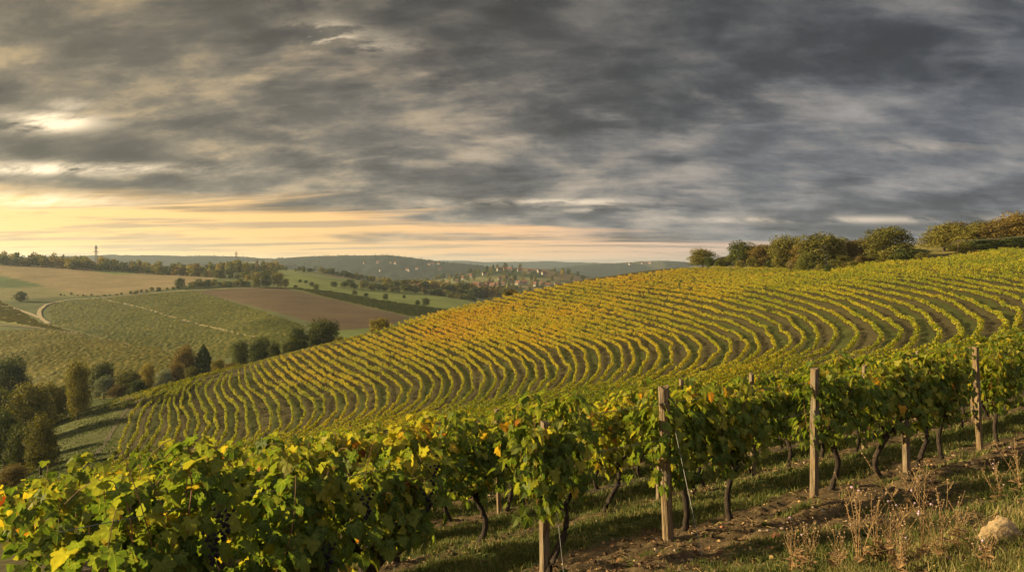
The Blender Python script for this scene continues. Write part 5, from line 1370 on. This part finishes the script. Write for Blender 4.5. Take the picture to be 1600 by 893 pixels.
    # brighter breaks in the cover: (heading, height) as tangents, spread, strength
    ys = M('MAXIMUM', y, .05); tx = M('DIVIDE', x, ys); tz = M('DIVIDE', z, ys)
    for (a, b, sx, sz, k) in [(-.632, .197, .060, .012, 1.6), (-.60, .222, .03, .010, .6), (-.262, .314, .050, .016, 1.7), (-.19, .300, .06, .012, .6), (-.66, .134, .20, .008, 1.3), (-.65, .092, .14, .009, 1.0), (.06, .089, .12, .005, .9), (.42, .065, .24, .005, .75), (.16, .078, .10, .004, .7), (.56, .165, .08, .008, .35)]:
        e = M('ADD', M('POWER', M('ABSOLUTE', M('DIVIDE', M('SUBTRACT', tx, a), sx)), 2.0), M('POWER', M('ABSOLUTE', M('DIVIDE', M('SUBTRACT', tz, b), sz)), 2.0))
        gk = M('MULTIPLY', M('EXPONENT', M('MULTIPLY', e, -1.0)), k)
        gk = M('MULTIPLY', gk, M('MULTIPLY', M('SUBTRACT', M('ADD', M('MULTIPLY', mid, .35), M('MULTIPLY', fineb, .65)), .44), 7.5, None, True))
        gk = M('MINIMUM', gk, 1.0); brk = gk if brk is None else M('MAXIMUM', brk, gk)
    pale = mixc(nt, .35, open_, (.95, .82, .62))
    hi = nd(nt, 'ShaderNodeMapRange', {'Value': zc, 'From Min': .08, 'From Max': .16}).outputs[0]
    oc = mixc(nt, hi, open_, pale)
    # thin grey streaks across the open band
    st = cn(1.0, 9, .64, (2, 6, 1), .05, (.34, 1.3, 1), .3, PL)
    sm = nd(nt, 'ShaderNodeMapRange', {'Value': st, 'From Min': .50, 'From Max': .58}).outputs[0]
    oc = mixc(nt, M('MULTIPLY', sm, .62), oc, mixc(nt, .5, cloud, (.45, .36, .25)))
    col = mixc(nt, mask, cloud, oc)
    col = mixc(nt, brk, col, mixc(nt, lw, (.82, .68, .52), (1.25, 1.0, .66)))
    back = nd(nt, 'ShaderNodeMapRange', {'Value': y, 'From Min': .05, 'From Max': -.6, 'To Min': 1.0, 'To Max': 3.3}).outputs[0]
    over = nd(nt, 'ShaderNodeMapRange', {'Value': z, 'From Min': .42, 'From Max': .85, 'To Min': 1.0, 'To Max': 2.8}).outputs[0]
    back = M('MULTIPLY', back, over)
    col = mixc(nt, 1.0, col, nd(nt, 'ShaderNodeCombineColor', {0: back, 1: back, 2: back}).outputs[0], 'MULTIPLY')   # unseen sky behind the camera and overhead brightened as added fill light
    low = nd(nt, 'ShaderNodeMapRange', {'Value': z, 'From Min': -.25, 'From Max': -.02}).outputs[0]
    col = mixc(nt, low, (.05, .05, .045), col)
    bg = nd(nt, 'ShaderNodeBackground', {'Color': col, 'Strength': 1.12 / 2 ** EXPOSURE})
    nd(nt, 'ShaderNodeOutputWorld', {'Surface': bg.outputs[0]})
    w.cycles.sampling_method = 'MANUAL'; w.cycles.sample_map_resolution = 512
build_world()

sd = bpy.data.lights.new('sun', 'SUN'); sd.energy = 5.0; sd.angle = math.radians(1.8); sd.color = (1.0, .785, .43)
so = bpy.data.objects.new('sun', sd); COL.objects.link(so); so.rotation_euler = Vector(tuple(-SUN)).to_track_quat('-Z', 'Y').to_euler(); so.location = (-50, 10, 60)

cd = bpy.data.cameras.new('camera'); cam = bpy.data.objects.new('camera', cd); COL.objects.link(cam)
cam.location = (0, 0, 0); cam.rotation_euler = (math.pi / 2, 0, 0)
cd.sensor_width = 36; cd.lens = F / 1600 * 36; cd.shift_y = -(446.5 - HY) / 1600; cd.clip_start = .05; cd.clip_end = 40000
S.camera = cam
S.view_settings.view_transform = 'Standard'; S.view_settings.look = 'None'; S.view_settings.exposure = EXPOSURE; S.view_settings.gamma = 1.0; S.view_settings.use_curve_mapping = False
S.render.engine = 'CYCLES'
c = S.cycles; c.max_bounces = 6; c.diffuse_bounces = 3; c.glossy_bounces = 2; c.transmission_bounces = 4; c.transparent_max_bounces = 4; c.volume_bounces = 0
c.use_denoising = True; c.use_adaptive_sampling = True; c.adaptive_threshold = .015; c.sample_clamp_indirect = 4.0
